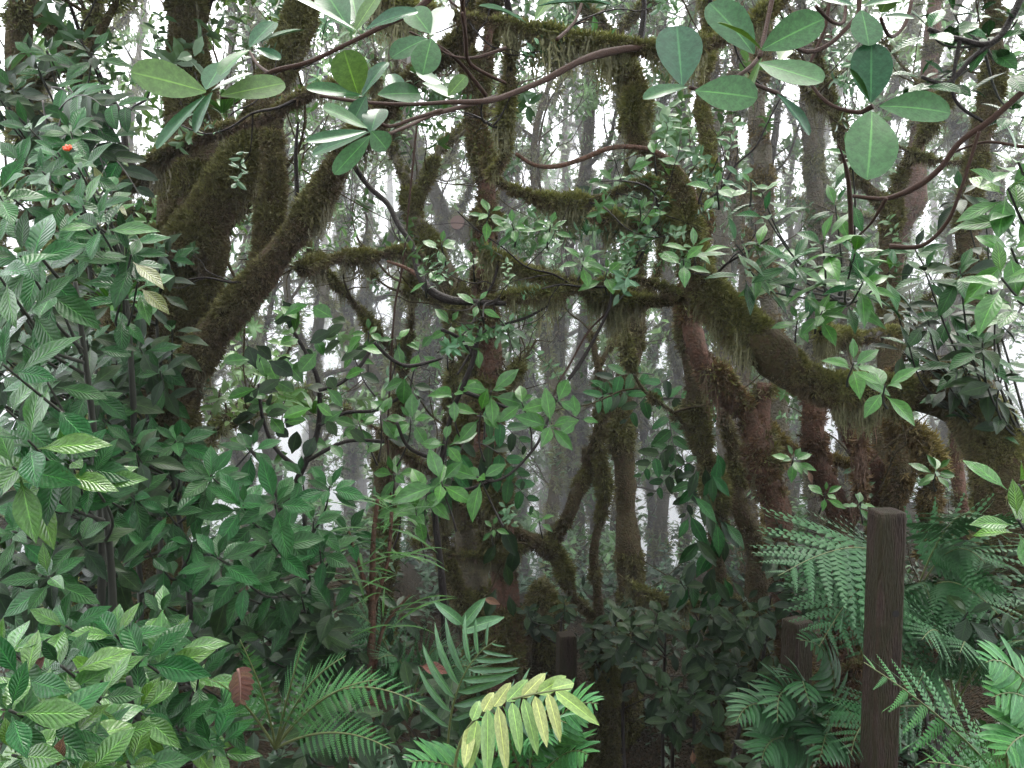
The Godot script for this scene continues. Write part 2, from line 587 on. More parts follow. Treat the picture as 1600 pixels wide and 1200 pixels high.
	M.yellow = [leaf_mat("yellow_frond_0", lin(0.6, 0.92, 0.24), smooth, 0.03, 0.42, 0.6), leaf_mat("yellow_frond_1", lin(0.82, 0.95, 0.32), smooth, 0.05, 0.42, 0.6), leaf_mat("yellow_frond_2", lin(0.48, 0.84, 0.24), smooth, 0.05, 0.42, 0.6)]
	M.strap = [leaf_mat("strap_frond_0", lin(0.22, 0.48, 0.25), smooth, 0.05, 0.4, 0.35), leaf_mat("strap_frond_1", lin(0.24, 0.55, 0.25), smooth, 0.05, 0.4, 0.35)]
	M.brown = [leaf_mat("dead_leaf_0", lin(0.3, 0.1, 0.06), quilt_old, 0.3, 0.6, 0.2), leaf_mat("dead_leaf_1", lin(0.36, 0.17, 0.08), quilt_old, 0.3, 0.6, 0.2)]
	plain_mat("stem", lin(0.014, 0.015, 0.009), 0.85)
	plain_mat("dark_stem", lin(0.02, 0.014, 0.012), 0.5)
	plain_mat("fern_stalk", lin(0.1, 0.12, 0.04), 0.5)
	plain_mat("red_stalk", lin(0.11, 0.045, 0.03), 0.5)
	plain_mat("petal", lin(0.8, 0.07, 0.02), 0.5, 0.5)
	plain_mat("moss", Color.WHITE, 0.8, 0.5, true)
	plain_mat("foliage", Color.WHITE, 0.4, 0.55, true)


func make_shapes() -> void:
	L.shrub = [leaf_mesh("ellip", 0.22, 0.08, 8, 2, 0.03, 0.05), leaf_mesh("ellip", 0.12, 0.16, 8, 2, 0.05), leaf_mesh("ellip", 0.35, 0.22, 8, 2, 0.03), leaf_mesh("ellip", 0.18, 0.04, 8, 2, 0.06, 0.08)]
	L.clusia = [leaf_mesh("obov", 0.22, 0.08, 9, 3), leaf_mesh("obov", 0.3, 0.16, 9, 3, 0.05), leaf_mesh("obov", 0.15, 0.02, 9, 3)]
	L.oval = [leaf_mesh("oval", 0.3, 0.1, 7, 2), leaf_mesh("oval", 0.2, 0.22, 7, 2, 0.1)]
	L.strap = [leaf_mesh("strap", 0.5, 0.12, 7, 2, 0.06, 0.0, 0.22), leaf_mesh("strap", 0.4, 0.28, 7, 2, 0.08, 0.0, 0.22)]
	L.blade = [leaf_mesh("strap", 0.5, 0.25, 8, 1, 0.0, 0.12, 0.04), leaf_mesh("strap", 0.4, 0.45, 8, 1, 0.0, 0.0, 0.04)]
	L.pinna = [pinna_mesh(15, 0.2, 0.08), pinna_mesh(15, 0.2, 0.3)]
	L.comb = [pinna_mesh(11, 0.14, 0.1), pinna_mesh(11, 0.14, 0.3)]
	for k in 2:
		var g := Geo.new()
		for q in 16:
			var d := (rdir() + Vector3(0, 0.75, 0)).normalized()
			var x := d.cross(rdir()).normalized()
			var e := (d + rdir() * 0.4).normalized()
			var len := rf(0.55, 1.1)
			var b := d * 0.1 + rdir() * 0.25
			var s := g.v.size()
			for p in [b - x * 0.06, b + x * 0.06, b + d * len * 0.55 - x * 0.075, b + d * len * 0.55 + x * 0.075, b + (d * 0.5 + e * 0.5) * len]:
				g.v.append(p)
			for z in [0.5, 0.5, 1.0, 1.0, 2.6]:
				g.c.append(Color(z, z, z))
			g.i.append_array([s, s + 2, s + 1, s + 1, s + 2, s + 3, s + 2, s + 4, s + 3])
		L["fuzz" + str(k)] = g.mesh(false)
		g = Geo.new()
		for q in 9:
			var p := Vector3(rf(-0.22, 0.22), 0.05, rf(-0.22, 0.22))
			var len := rf(0.45, 1.0)
			var x := Vector3(rf(-1, 1), 0, rf(-1, 1)).normalized()
			var last := -1
			for j in 6:
				var f := j / 5.0
				var w := lerpf(0.035, 0.008, f)
				var s := g.v.size()
				g.v.append_array([p - x * w, p + x * w])
				for z in 2: g.c.append(Color.WHITE * lerpf(0.7, 1.25, f))
				if last >= 0: g.i.append_array([last, s, last + 1, last + 1, s, s + 1])
				if j < 5:
					for e in 2:
						var d := Vector3(rf(-1, 1), rf(-0.7, 0.1), rf(-1, 1)).normalized() * rf(0.05, 0.13)
						var b := g.v.size()
						g.v.append_array([p, p + d + Vector3(0, 0.02, 0), p + d * 0.8 - Vector3(0, 0.03, 0)])
						for z in 3: g.c.append(Color.WHITE * rf(0.8, 1.4))
						g.i.append_array([b, b + 1, b + 2])
				last = s
				p += Vector3(rf(-0.09, 0.09), -len / 5.0, rf(-0.09, 0.09))
		L["strand" + str(k)] = g.mesh(false)
		L["spray" + str(k)] = spray_mesh(14, 0.30, 0.42, false)
		L["whorl" + str(k)] = spray_mesh(8, 0.5, 0.36, true)


func spray_mesh(n: int, len: float, ratio: float, whorl: bool) -> ArrayMesh:
	var g := Geo.new()
	for k in n:
		var f := float(k) / n
		var a := k * 2.4 + rf(-0.4, 0.4)
		var b := Vector3(0, 0.0 if whorl else f, 0) + Vector3(rf(-0.05, 0.05), rf(-0.04, 0.04), rf(-0.05, 0.05))
		var y := Vector3(cos(a), rf(-0.2, 0.5) + (f if whorl else 0.2), sin(a)).normalized()
		var x := y.cross(Vector3.UP + rdir() * 0.5).normalized()
		var z := x.cross(y)
		var l := len * rf(0.7, 1.15)
		var w := l * ratio * 0.5
		var s := g.v.size()
		g.v.append_array([b, b + y * l * 0.3 - x * w * 0.85 + z * w * 0.3, b + y * l * 0.3, b + y * l * 0.3 + x * w * 0.85 + z * w * 0.3,
			b + y * l * 0.65 - x * w * 0.9 + z * w * 0.1, b + y * l * 0.68 - z * w * 0.15, b + y * l * 0.65 + x * w * 0.9 + z * w * 0.1, b + y * l - z * w * 0.6])
		var q := rf(0.75, 1.25)
		for e in 8: g.c.append(Color(q, q, q))
		for t in [[0, 1, 2], [0, 2, 3], [1, 4, 2], [2, 4, 5], [2, 5, 3], [3, 5, 6], [4, 7, 5], [5, 7, 6]]:
			g.i.append_array([s + t[0], s + t[1], s + t[2]])
	var s := g.v.size()
	var h := 0.3 if whorl else 1.0
	g.v.append_array([Vector3(-0.012, -0.15, 0), Vector3(0.012, -0.15, 0), Vector3(0, h, 0), Vector3(0, -0.15, 0.012), Vector3(0, -0.15, -0.012)])
	for e in 5: g.c.append(Color(0.5, 0.35, 0.3))
	g.i.append_array([s, s + 2, s + 1, s + 3, s + 2, s + 4])
	return g.mesh(false)


func _ready() -> void:
	rng.seed = 20240
	lumps.seed = 4
	lumps.frequency = 0.02
	var cam := Camera3D.new()
	cam.name = "camera"
	cam.fov = rad_to_deg(2.0 * atan(600.0 / F))
	cam.near = 0.05
	cam.far = 400.0
	cam.transform = Transform3D(CAM, EYE)
	add_child(cam)
	cam.current = true
	var sky := ProceduralSkyMaterial.new()
	sky.sky_top_color = Color(0.955, 0.965, 0.985)
	sky.sky_horizon_color = Color(0.965, 0.975, 0.99)
	sky.sky_energy_multiplier = 1.0
	sky.ground_horizon_color = Color(0.92, 0.95, 0.98)
	sky.ground_bottom_color = Color(0.8, 0.83, 0.84)
	var env := Environment.new()
	env.background_mode = Environment.BG_SKY
	env.sky = Sky.new()
	env.sky.sky_material = sky
	env.tonemap_mode = Environment.TONE_MAPPER_LINEAR
	env.tonemap_exposure = 6.7
	env.sdfgi_enabled = true
	env.ssao_enabled = true
	env.ssil_enabled = true
	env.fog_enabled = true
	env.fog_density = 0.0014
	env.volumetric_fog_enabled = true
	env.volumetric_fog_density = 0.0
	env.fog_light_color = Color(0.96, 0.98, 1.0)
	var we := WorldEnvironment.new()
	we.name = "world"
	we.environment = env
	add_child(we)
	var sun := DirectionalLight3D.new()
	sun.name = "overcast_sun"
	sun.light_energy = 0.45
	sun.light_angular_distance = 40.0
	sun.light_color = Color(1.0, 0.985, 0.96)
	sun.shadow_enabled = true
	sun.rotation_degrees = Vector3(-58, 165, 0)
	add_child(sun)

	make_materials()
	make_shapes()
	ground()
	forest_behind()
	left_tree()
	arching_tree()
	middle_trees()
	right_trunks()
	far_trees()
	posts()
	clusia()
	left_shrubs()
	twig_sprays()
	right_shrubs()
	understorey()
	ferns()
	small_things()
	mist()


func ground() -> void:
	var g := Geo.new()
	var nx := 90
	var nz := 120
	for a in nz + 1:
		var f := float(a) / nz
		var z := 14.0 - 26.0 * minf(f / 0.75, 1.0) - 60.0 * pow(maxf(f - 0.75, 0.0) / 0.25, 1.5)
		for b in nx + 1:
			var s := float(b) / nx * 2.0 - 1.0
			var x := 8.0 * s + 47.0 * pow(s, 5.0)
			g.v.append(Vector3(x, hgt(x, z), z))
	for a in nz:
		for b in nx:
			var k := a * (nx + 1) + b
			g.i.append_array([k, k + nx + 1, k + 1, k + 1, k + nx + 1, k + nx + 2])
	var o := MeshInstance3D.new()
	o.name = "ground"
	o.mesh = g.mesh()
	o.material_override = M.soil
	o.set_meta("kind", "structure")
	tag(o, "dark forest floor dropping from the trail into the misty hollow", "ground")
	add_child(o)
	# low plants that nobody could count, over the bank and the hollow
	for kind in 2:
		var w := []
		var c := []
		for k in 1500:
			var z := -rf(1.0, 10.0)
			var x := rf(-1.0, 1.0) * (1.5 - z * 0.55)
			if z > -2.2 and absf(x) < 0.5: continue
			var up := (Vector3.UP + rdir() * 0.35).normalized()
			var q := up.cross(rdir()).normalized()
			w.append(Transform3D(Basis(q, up, q.cross(up)).scaled_local(Vector3.ONE * rf(0.12, 0.26)), Vector3(x, hgt(x, z) + 0.01, z)))
			var e := rf(0.6, 1.3)
			c.append(Color(0.035 * e, 0.085 * e, 0.04 * e))
		if kind == 1:
			for k in 750:
				var z := -rf(6.0, 10.5)
				var x := rf(-4.6, 3.0)
				if lumps.get_noise_3d(x * 60.0, 90, z * 60.0) < -0.1: continue
				var y := (Vector3.UP + rdir() * 0.8).normalized()
				var q := y.cross(rdir()).normalized()
				w.append(Transform3D(Basis(q, y, q.cross(y)).scaled_local(Vector3.ONE * rf(0.16, 0.3)), Vector3(x, hgt(x, z) + rf(0.0, 1.2) * rf(0.2, 1.0), z)))
				var e := rf(0.7, 1.3)
				c.append(Color(0.07 * e, 0.15 * e, 0.05 * e))
		var holder := self
		scatter(holder, "ground_cover" if kind == 0 else "undergrowth", L["whorl0" if kind == 0 else "spray1"], M.foliage, w, c, "low leafy ground cover over the bank and the hollow" if kind == 0 else "tangled low undergrowth between the shrubs and trunks")


# the forest goes on overhead and behind the trail
func forest_behind() -> void:
	for which in 2:
		var w := []
		var c := []
		for k in 9500:
			var p := Vector3(rf(-7, 7), rf(4.6, 7.0), rf(-7.0, 7.0)) if which == 0 else Vector3(rf(-8, 8), rf(0.0, 5.5), rf(3.2, 7.5))
			if which == 0 and (lumps.get_noise_3d(p.x * 22.0, 7, p.z * 22.0) < -0.24 or p.z < -2.5 and p.x < 0.4 or p.z < -5.0): continue
			var y := (rdir() + Vector3(0, 0.4, 0)).normalized()
			var x := y.cross(rdir()).normalized()
			w.append(Transform3D(Basis(x, y, x.cross(y)).scaled_local(Vector3.ONE * rf(0.25, 0.4)), p))
			var b := rf(0.7, 1.3)
			c.append(Color(0.05 * b, 0.11 * b, 0.045 * b))
		scatter(self, "canopy_foliage" if which == 0 else "forest_foliage", L["spray" + str(which)], M.foliage, w, c, "leaf canopy closing over the trail" if which == 0 else "dense foliage of the forest going on behind the trail")


func left_tree() -> void:
	var o := thing("mossy_tree", "thick moss-draped tree forking low behind the glossy shrubs, one limb slanting up across the mist", "tree", on_ground(P(235, 900, 3.7)))
	limb(o, "trunk", 3.7, 4.3, [230, 1190, 49.5, 238, 900, 45.7, 245, 760, 43.8, 262, 640, 44.7, 282, 500, 55.2, 300, 380, 51.4, 303, 270, 44.6, 297, 150, 29.6, 292, 20, 25.9, 290, -120, 22.2, 300, -330, 17.3], "mossy_bark", 0.22, true, 16)
	limb(o, "limb", 3.6, 3.3, [240, 680, 23.8, 300, 572, 22.4, 352, 498, 21.2, 418, 418, 19.8, 465, 358, 17.8, 503, 300, 15.8, 545, 228, 13.8, 600, 168, 12.5, 662, 108, 11.2, 722, 58, 9.9, 780, -20, 7.9, 850, -160, 5.3], "mossy_bark", 0.34, true, 14)
	limb(o, "limb", 3.8, 4.2, [280, 410, 39.3, 335, 318, 32.1, 382, 245, 26.8, 410, 170, 23.2, 438, 95, 20.6, 468, 30, 17.9, 490, -80, 14.3], "mossy_bark", 0.22, true, 14)
	limb(o, "limb", 3.7, 3.9, [240, 690, 28.6, 205, 600, 35.7, 190, 520, 33.9, 215, 440, 28.6, 262, 370, 23.2], "mossy_bark", 0.28, true, 14)
	limb(o, "limb", 3.6, 3.75, [405, 425, 14.3, 420, 350, 17.9, 428, 280, 16.1, 425, 210, 12.5, 440, 150, 8.9], "mossy_bark", 0.34)
	limb(o, "branch", 3.6, 3.2, [180, 304, 3, 215, 280, 5.4, 252, 246, 6.6, 330, 208, 6, 415, 182, 4.8, 472, 150, 3.6, 540, 128, 2.4], "mossy_bark", 0.34)
	limb(o, "branch", 3.55, 3.5, [462, 352, 3, 464, 300, 3.6, 462, 240, 3, 466, 190, 1.8], "dark_bark", 0.1, false)
	limb(o, "branch", 3.6, 4.2, [470, 420, 6, 500, 408, 4.8, 540, 402, 4.2, 590, 398, 3.6, 640, 392, 3, 660, 405, 2.4], "mossy_bark", 0.34)
	limb(o, "branch", 3.5, 3.3, [548, 250, 4.8, 575, 290, 4.2, 605, 318, 4.2, 622, 350, 4.2, 645, 385, 4.8, 652, 420, 5.4, 668, 450, 6.6, 700, 468, 6.6, 740, 472, 5.4, 790, 474, 3.6], "dark_bark", 0.1, false)
	limb(o, "branch", 3.5, 3.4, [605, 408, 1.8, 632, 418, 3, 655, 432, 4.2, 672, 452, 4.8], "red_bark", 0.1, false)
	moss(o, 8000.0, 0.022, 190.0, 0.115, Color(0.1, 0.09, 0.04), -0.8)
	side_twigs(o, 10)
	for s in [[235, 300, 4.2], [310, 60, 4.3], [470, 10, 4.2], [280, -100, 4.3], [430, 60, 4.3]]:
		var g := Geo.new()
		grow(g, o, P(s[0], s[1], s[2]) - o.position, Vector3(rf(-1, 1), 0.6, rf(-0.5, 0.3)), 0.02, 0.9, 1, 0.3)
		part(o, "twig", g.mesh(), M.dark_bark)
	leaves_of(o, Color(0.06, 0.13, 0.065))


func arching_tree() -> void:
	var o := thing("arching_tree", "gnarled tree whose thick mossy limb arches over the trail from behind the tall post", "tree", on_ground(P(1640, 1000, 3.3)))
	limb(o, "trunk", 3.3, 3.5, [1640, 1320, 56.4, 1625, 1000, 51.6, 1600, 830, 50, 1570, 735, 45.2, 1535, 660, 37.1, 1485, 612, 30.7, 1420, 612, 23.4, 1340, 614, 24.2, 1272, 602, 25.8, 1212, 556, 29.8, 1150, 505, 29.1, 1098, 446, 24.2, 1072, 385, 17.7, 1072, 320, 13.7, 1048, 268, 11.3, 1012, 238, 10.5, 988, 192, 9.7, 994, 135, 11.3, 975, 97, 9.7, 945, 80, 8.1], "mossy_bark", 0.48, true, 16)
	limb(o, "limb", 3.3, 3.1, [1240, -20, 7.7, 1175, 35, 7.2, 1112, 66, 6.6, 1040, 76, 6.6, 950, 69, 7.2, 880, 60, 5.5, 800, 40, 4.4, 720, 26, 3.9, 630, 10, 3.3, 560, -15, 2.8], "mossy_bark", 0.48)
	limb(o, "limb", 3.5, 3.4, [1088, 362, 9.4, 1040, 353, 8.2, 985, 349, 8.8, 945, 342, 9.4, 925, 336, 6.1], "mossy_bark", 0.48)
	limb(o, "limb", 3.6, 3.4, [1066, 385, 8.8, 1046, 335, 7.2, 1026, 295, 6.1, 1000, 286, 5, 950, 306, 6.1, 905, 318, 8.8, 862, 316, 8.2, 815, 302, 5, 778, 283, 4.4, 757, 245, 2.8], "mossy_bark", 0.48)
	limb(o, "branch", 3.5, 3.2, [1086, 330, 7.2, 1082, 300, 5.5, 1060, 265, 5, 1035, 243, 4.4, 1000, 231, 3.9, 955, 231, 3.9, 905, 250, 3.9, 868, 260, 3.9, 835, 258, 3.3, 806, 240, 2.8], "red_bark", 0.1, false)
	limb(o, "limb", 3.5, 3.5, [1075, 462, 8.2, 1030, 470, 7.2, 985, 472, 6.6, 945, 464, 7.7, 905, 447, 7.7, 868, 432, 8.2, 835, 424, 7.2, 800, 414, 5.5, 775, 400, 3.3], "mossy_bark", 0.48)
	limb(o, "limb", 3.4, 3.4, [1058, 462, 5, 1020, 443, 4.4, 985, 435, 3.9, 940, 440, 3.9, 900, 450, 3.9, 860, 440, 3.9, 820, 424, 3.3, 780, 404, 2.8, 755, 390, 2.2], "mossy_bark", 0.48)
	limb(o, "limb", 3.4, 3.35, [905, 450, 4.4, 860, 460, 5.5, 810, 462, 5, 765, 468, 4.4, 730, 471, 4.4], "mossy_bark", 0.48)
	limb(o, "branch", 3.4, 3.3, [880, 458, 2.8, 855, 478, 2.2, 825, 495, 2.2, 785, 508, 2.2, 755, 520, 1.7, 730, 560, 1.7, 715, 585, 1.7], "dark_bark", 0.1, false)
	limb(o, "branch", 3.45, 3.1, [958, 450, 2.2, 950, 485, 2.8, 928, 530, 2.8, 905, 570, 3.3, 880, 605, 2.8, 862, 640, 2.2, 850, 672, 2.2, 835, 700, 2.2, 800, 738, 2.2, 770, 752, 1.7, 745, 745, 1.7], "dark_bark", 0.1, false)
	limb(o, "branch", 3.45, 3.2, [945, 492, 1.7, 918, 520, 1.7, 890, 570, 1.7, 872, 600, 1.7, 858, 640, 1.1], "twig", 0.1, false)
	limb(o, "limb", 3.55, 3.5, [982, 188, 3.3, 972, 205, 4.4, 985, 208, 5, 1003, 198, 5.5, 1006, 170, 5.5, 1000, 140, 6.6], "mossy_bark", 0.48)
	limb(o, "branch", 3.2, 3.35, [798, 40, 5, 795, 130, 5, 788, 200, 5, 790, 240, 5, 776, 262, 4, 770, 275, 4], "dark_bark", 0.2)
	limb(o, "limb", 3.9, 3.6, [1400, 520, 8.8, 1350, 528, 9.9, 1300, 524, 8.8, 1285, 520, 5.5], "dark_bark", 0.2)
	limb(o, "limb", 3.5, 3.35, [1590, 720, 22, 1545, 640, 19.8, 1490, 585, 14.3, 1450, 565, 7.7], "mossy_bark", 0.3)
	limb(o, "limb", 3.7, 4.4, [1098, 446, 11, 1090, 350, 8.8, 1108, 250, 7.7, 1096, 150, 6.6, 1110, 40, 5.5, 1080, -120, 4.4], "mossy_bark", 0.48)
	moss(o, 8000.0, 0.021, 300.0, 0.115, Color(0.125, 0.12, 0.044), -0.6)
	side_twigs(o, 18)
	for s in [[1240, -20, 3.3], [1110, 40, 4.2], [1000, 70, 3.3], [800, 40, 3.2], [1080, -100, 4.3]]:
		var g := Geo.new()
		grow(g, o, P(s[0], s[1], s[2]) - o.position, Vector3(rf(-1, 1), 0.9, rf(-0.4, 0.6)), 0.014, 0.7, 1, 0.26)
		part(o, "twig", g.mesh(), M.dark_bark)
	# the crown, above the picture
	for k in 5:
		var g := Geo.new()
		grow(g, o, Vector3(-0.9 - 0.28 * k, 4.4 + 0.12 * (k % 4), rf(-1.6, 1.2)), Vector3(rf(-1, 0.6), 0.5, rf(-1, 1)), 0.025, 1.3, 2, 0.34, 0.9)
		part(o, "crown_limb", g.mesh(), M.dark_bark)
	leaves_of(o, Color(0.06, 0.14, 0.06))


func side_twigs(o: Node3D, n: int) -> void:
	for k in n:
		var at: Array = segs[o][rng.randi() % segs[o].size()]
		if at[2] > 0.07: continue
		var g := Geo.new()
		grow(g, o, at[0], (rdir() + Vector3(0, 0.2, 0.3)).normalized(), rf(0.004, 0.008), rf(0.25, 0.55), 1, 0.13, 0.35)
		part(o, "twig", g.mesh(), M.dark_bark)


func standing(called: String, label: String, d: float, a: Array, mat: String, fuzz: float, hang: float, crown := 2, tall := 1.0, tint := Color(0.1, 0.092, 0.036)) -> Node3D:
	var n := a.size()
	var foot := P(a[n - 3], a[n - 2], d)
	var o := thing(called, label, "tree", on_ground(foot, 0.1))
	var pr := path_px(o, d, d, a)
	for k in pr[1].size(): pr[1][k] *= 0.66
	if pr[0][pr[0].size() - 1].y > 0.0:
		pr[0].append(Vector3(pr[0][pr[0].size() - 1].x * 0.3, -0.05, 0))
		pr[1].append(pr[1][pr[1].size() - 1] * 1.2)
	for k in pr[0].size() - 1:
		if k: pr[0][k] += Vector3(rf(-1, 1), 0, rf(-1, 1)) * 0.035
	var g := Geo.new()
	tube(g, pr[0], pr[1], 12, 0.3, segs[o])
	part(o, "trunk", g.mesh(), M[mat])
	for k in 1:
		var at := 1 + rng.randi() % maxi(1, pr[0].size() - 2)
		var h := Geo.new()
		grow(h, o, pr[0][at], Vector3(rf(-1, 1), rf(0.0, 0.9), rf(-0.6, 0.6)), 0.013, rf(0.6, 1.1), 1, 0.18, 0.25)
		part(o, "branch", h.mesh(), M.mossy_bark)
	for k in crown:
		var h := Geo.new()
		grow(h, o, pr[0][0], Vector3(rf(-1, 1), 0.9, rf(-0.8, 0.5)), pr[1][0] * 0.75, 1.1 * tall, 2, 0.26, 0.22)
		part(o, "limb", h.mesh(), M[mat])
	moss(o, fuzz * 1.2, 0.024, hang, 0.12, tint)
	leaves_of(o, Color(0.065, 0.15, 0.065))
	return o


func middle_trees() -> void:
	var olive := Color(0.1, 0.092, 0.036)
	var red := Color(0.10, 0.06, 0.03)
	standing("forest_tree", "straight dark trunk standing alone in the gap beyond the short post", 5.6, [960, 60, 11, 985, 200, 13, 1000, 330, 16, 986, 470, 22, 978, 560, 24, 969, 650, 28, 976, 740, 26, 974, 800, 24, 986, 860, 28, 980, 940, 28, 978, 1010, 34], "mossy_bark", 3600.0, 40.0)
	standing("forest_tree", "thin mossy pole of a tree close beside the straight dark trunk", 5.0, [925, 520, 5, 936, 575, 9, 944, 620, 11, 938, 690, 11, 941, 770, 10, 937, 860, 9, 939, 930, 10, 938, 980, 12], "mossy_bark", 5000.0, 60.0, 1, 0.5)
	var y := standing("forked_tree", "small mossy tree leaning and forked like a letter Y above the ferny hollow", 5.0, [912, 700, 5, 912, 735, 13, 903, 765, 14, 882, 808, 12, 867, 850, 13, 872, 880, 11, 898, 925, 9, 940, 972, 8, 960, 1010, 8], "mossy_bark", 7500.0, 200.0, 0)
	limb(y, "limb", 5.0, 4.9, [866, 862, 12, 835, 846, 12, 805, 832, 11, 782, 818, 7], "mossy_bark", 0.2)
	limb(y, "branch", 5.0, 5.0, [912, 712, 4, 926, 690, 4, 936, 640, 4, 932, 590, 4, 945, 560, 3], "mossy_bark", 0.2)
	moss(y, 4000.0, 0.026, 220.0, 0.1)
	var t := standing("forest_tree", "mossy trunk hung with dark climbing leaves, a mossy crook swinging from its side", 4.9, [745, 200, 16, 752, 300, 20, 765, 385, 26, 764, 500, 25, 768, 560, 25, 762, 680, 30, 772, 780, 32, 784, 860, 34, 782, 950, 30, 790, 1040, 34], "red_bark", 2600.0, 60.0, 3, 1.0, red)
	limb(t, "limb", 4.8, 4.7, [690, 770, 12, 716, 774, 16, 742, 792, 22, 768, 790, 20, 786, 768, 12, 786, 745, 9], "mossy_bark", 0.25)
	limb(t, "limb", 4.8, 4.8, [770, 790, 24, 768, 830, 20, 772, 870, 12], "mossy_bark", 0.25)
	moss(t, 4800.0, 0.028, 220.0, 0.13, olive)
	climbing_leaves(t, [772, 690, 765, 730, 775, 850, 790, 880, 775, 920, 795, 930, 760, 700, 785, 820, 750, 720, 805, 850], 4.65)
	standing("forest_tree", "stout furry trunk splitting into two arms behind the dangling black branch", 5.4, [640, 330, 16, 670, 400, 24, 700, 455, 36, 728, 510, 36, 735, 600, 30, 736, 700, 30, 728, 800, 26, 742, 880, 30, 752, 960, 28, 755, 1040, 30], "grey_bark", 3200.0, 60.0, 2)
	standing("forest_tree", "twisted mossy trunk leaning against the stout furry one", 5.1, [735, 640, 10, 712, 720, 16, 700, 790, 18, 699, 850, 20, 712, 920, 18, 735, 990, 20], "mossy_bark", 5200.0, 160.0, 1, 0.6)
	standing("forest_tree", "dark slender trunk behind the thin-leaved reddish plant", 5.6, [628, 560, 13, 618, 640, 16, 606, 700, 20, 604, 780, 22, 600, 860, 20, 602, 950, 20, 600, 1040, 24], "mossy_bark", 3600.0, 50.0, 2)
	standing("forest_tree", "trunk wrapped in ferns and hanging leaves below the arching limb", 4.4, [1062, 480, 14, 1080, 540, 20, 1088, 610, 21, 1092, 690, 21, 1106, 770, 21, 1110, 870, 21, 1116, 960, 22, 1120, 1060, 26], "mossy_bark", 4200.0, 60.0, 1, 0.6)


func climbing_leaves(o: Node3D, a: Array, d: float) -> void:
	for k in a.size() / 2:
		var b := P(a[2 * k], a[2 * k + 1], d) - o.position
		var z := rf(0.10, 0.17)
		leaf_at(o, "leaf", pick(L.oval), pick(M.under), b, b + Vector3(rf(-0.6, 0.6), -0.9, rf(0.05, 0.35)).normalized() * z, z * 0.42, Vector3(rf(-0.4, 0.4), 0.4, 1))


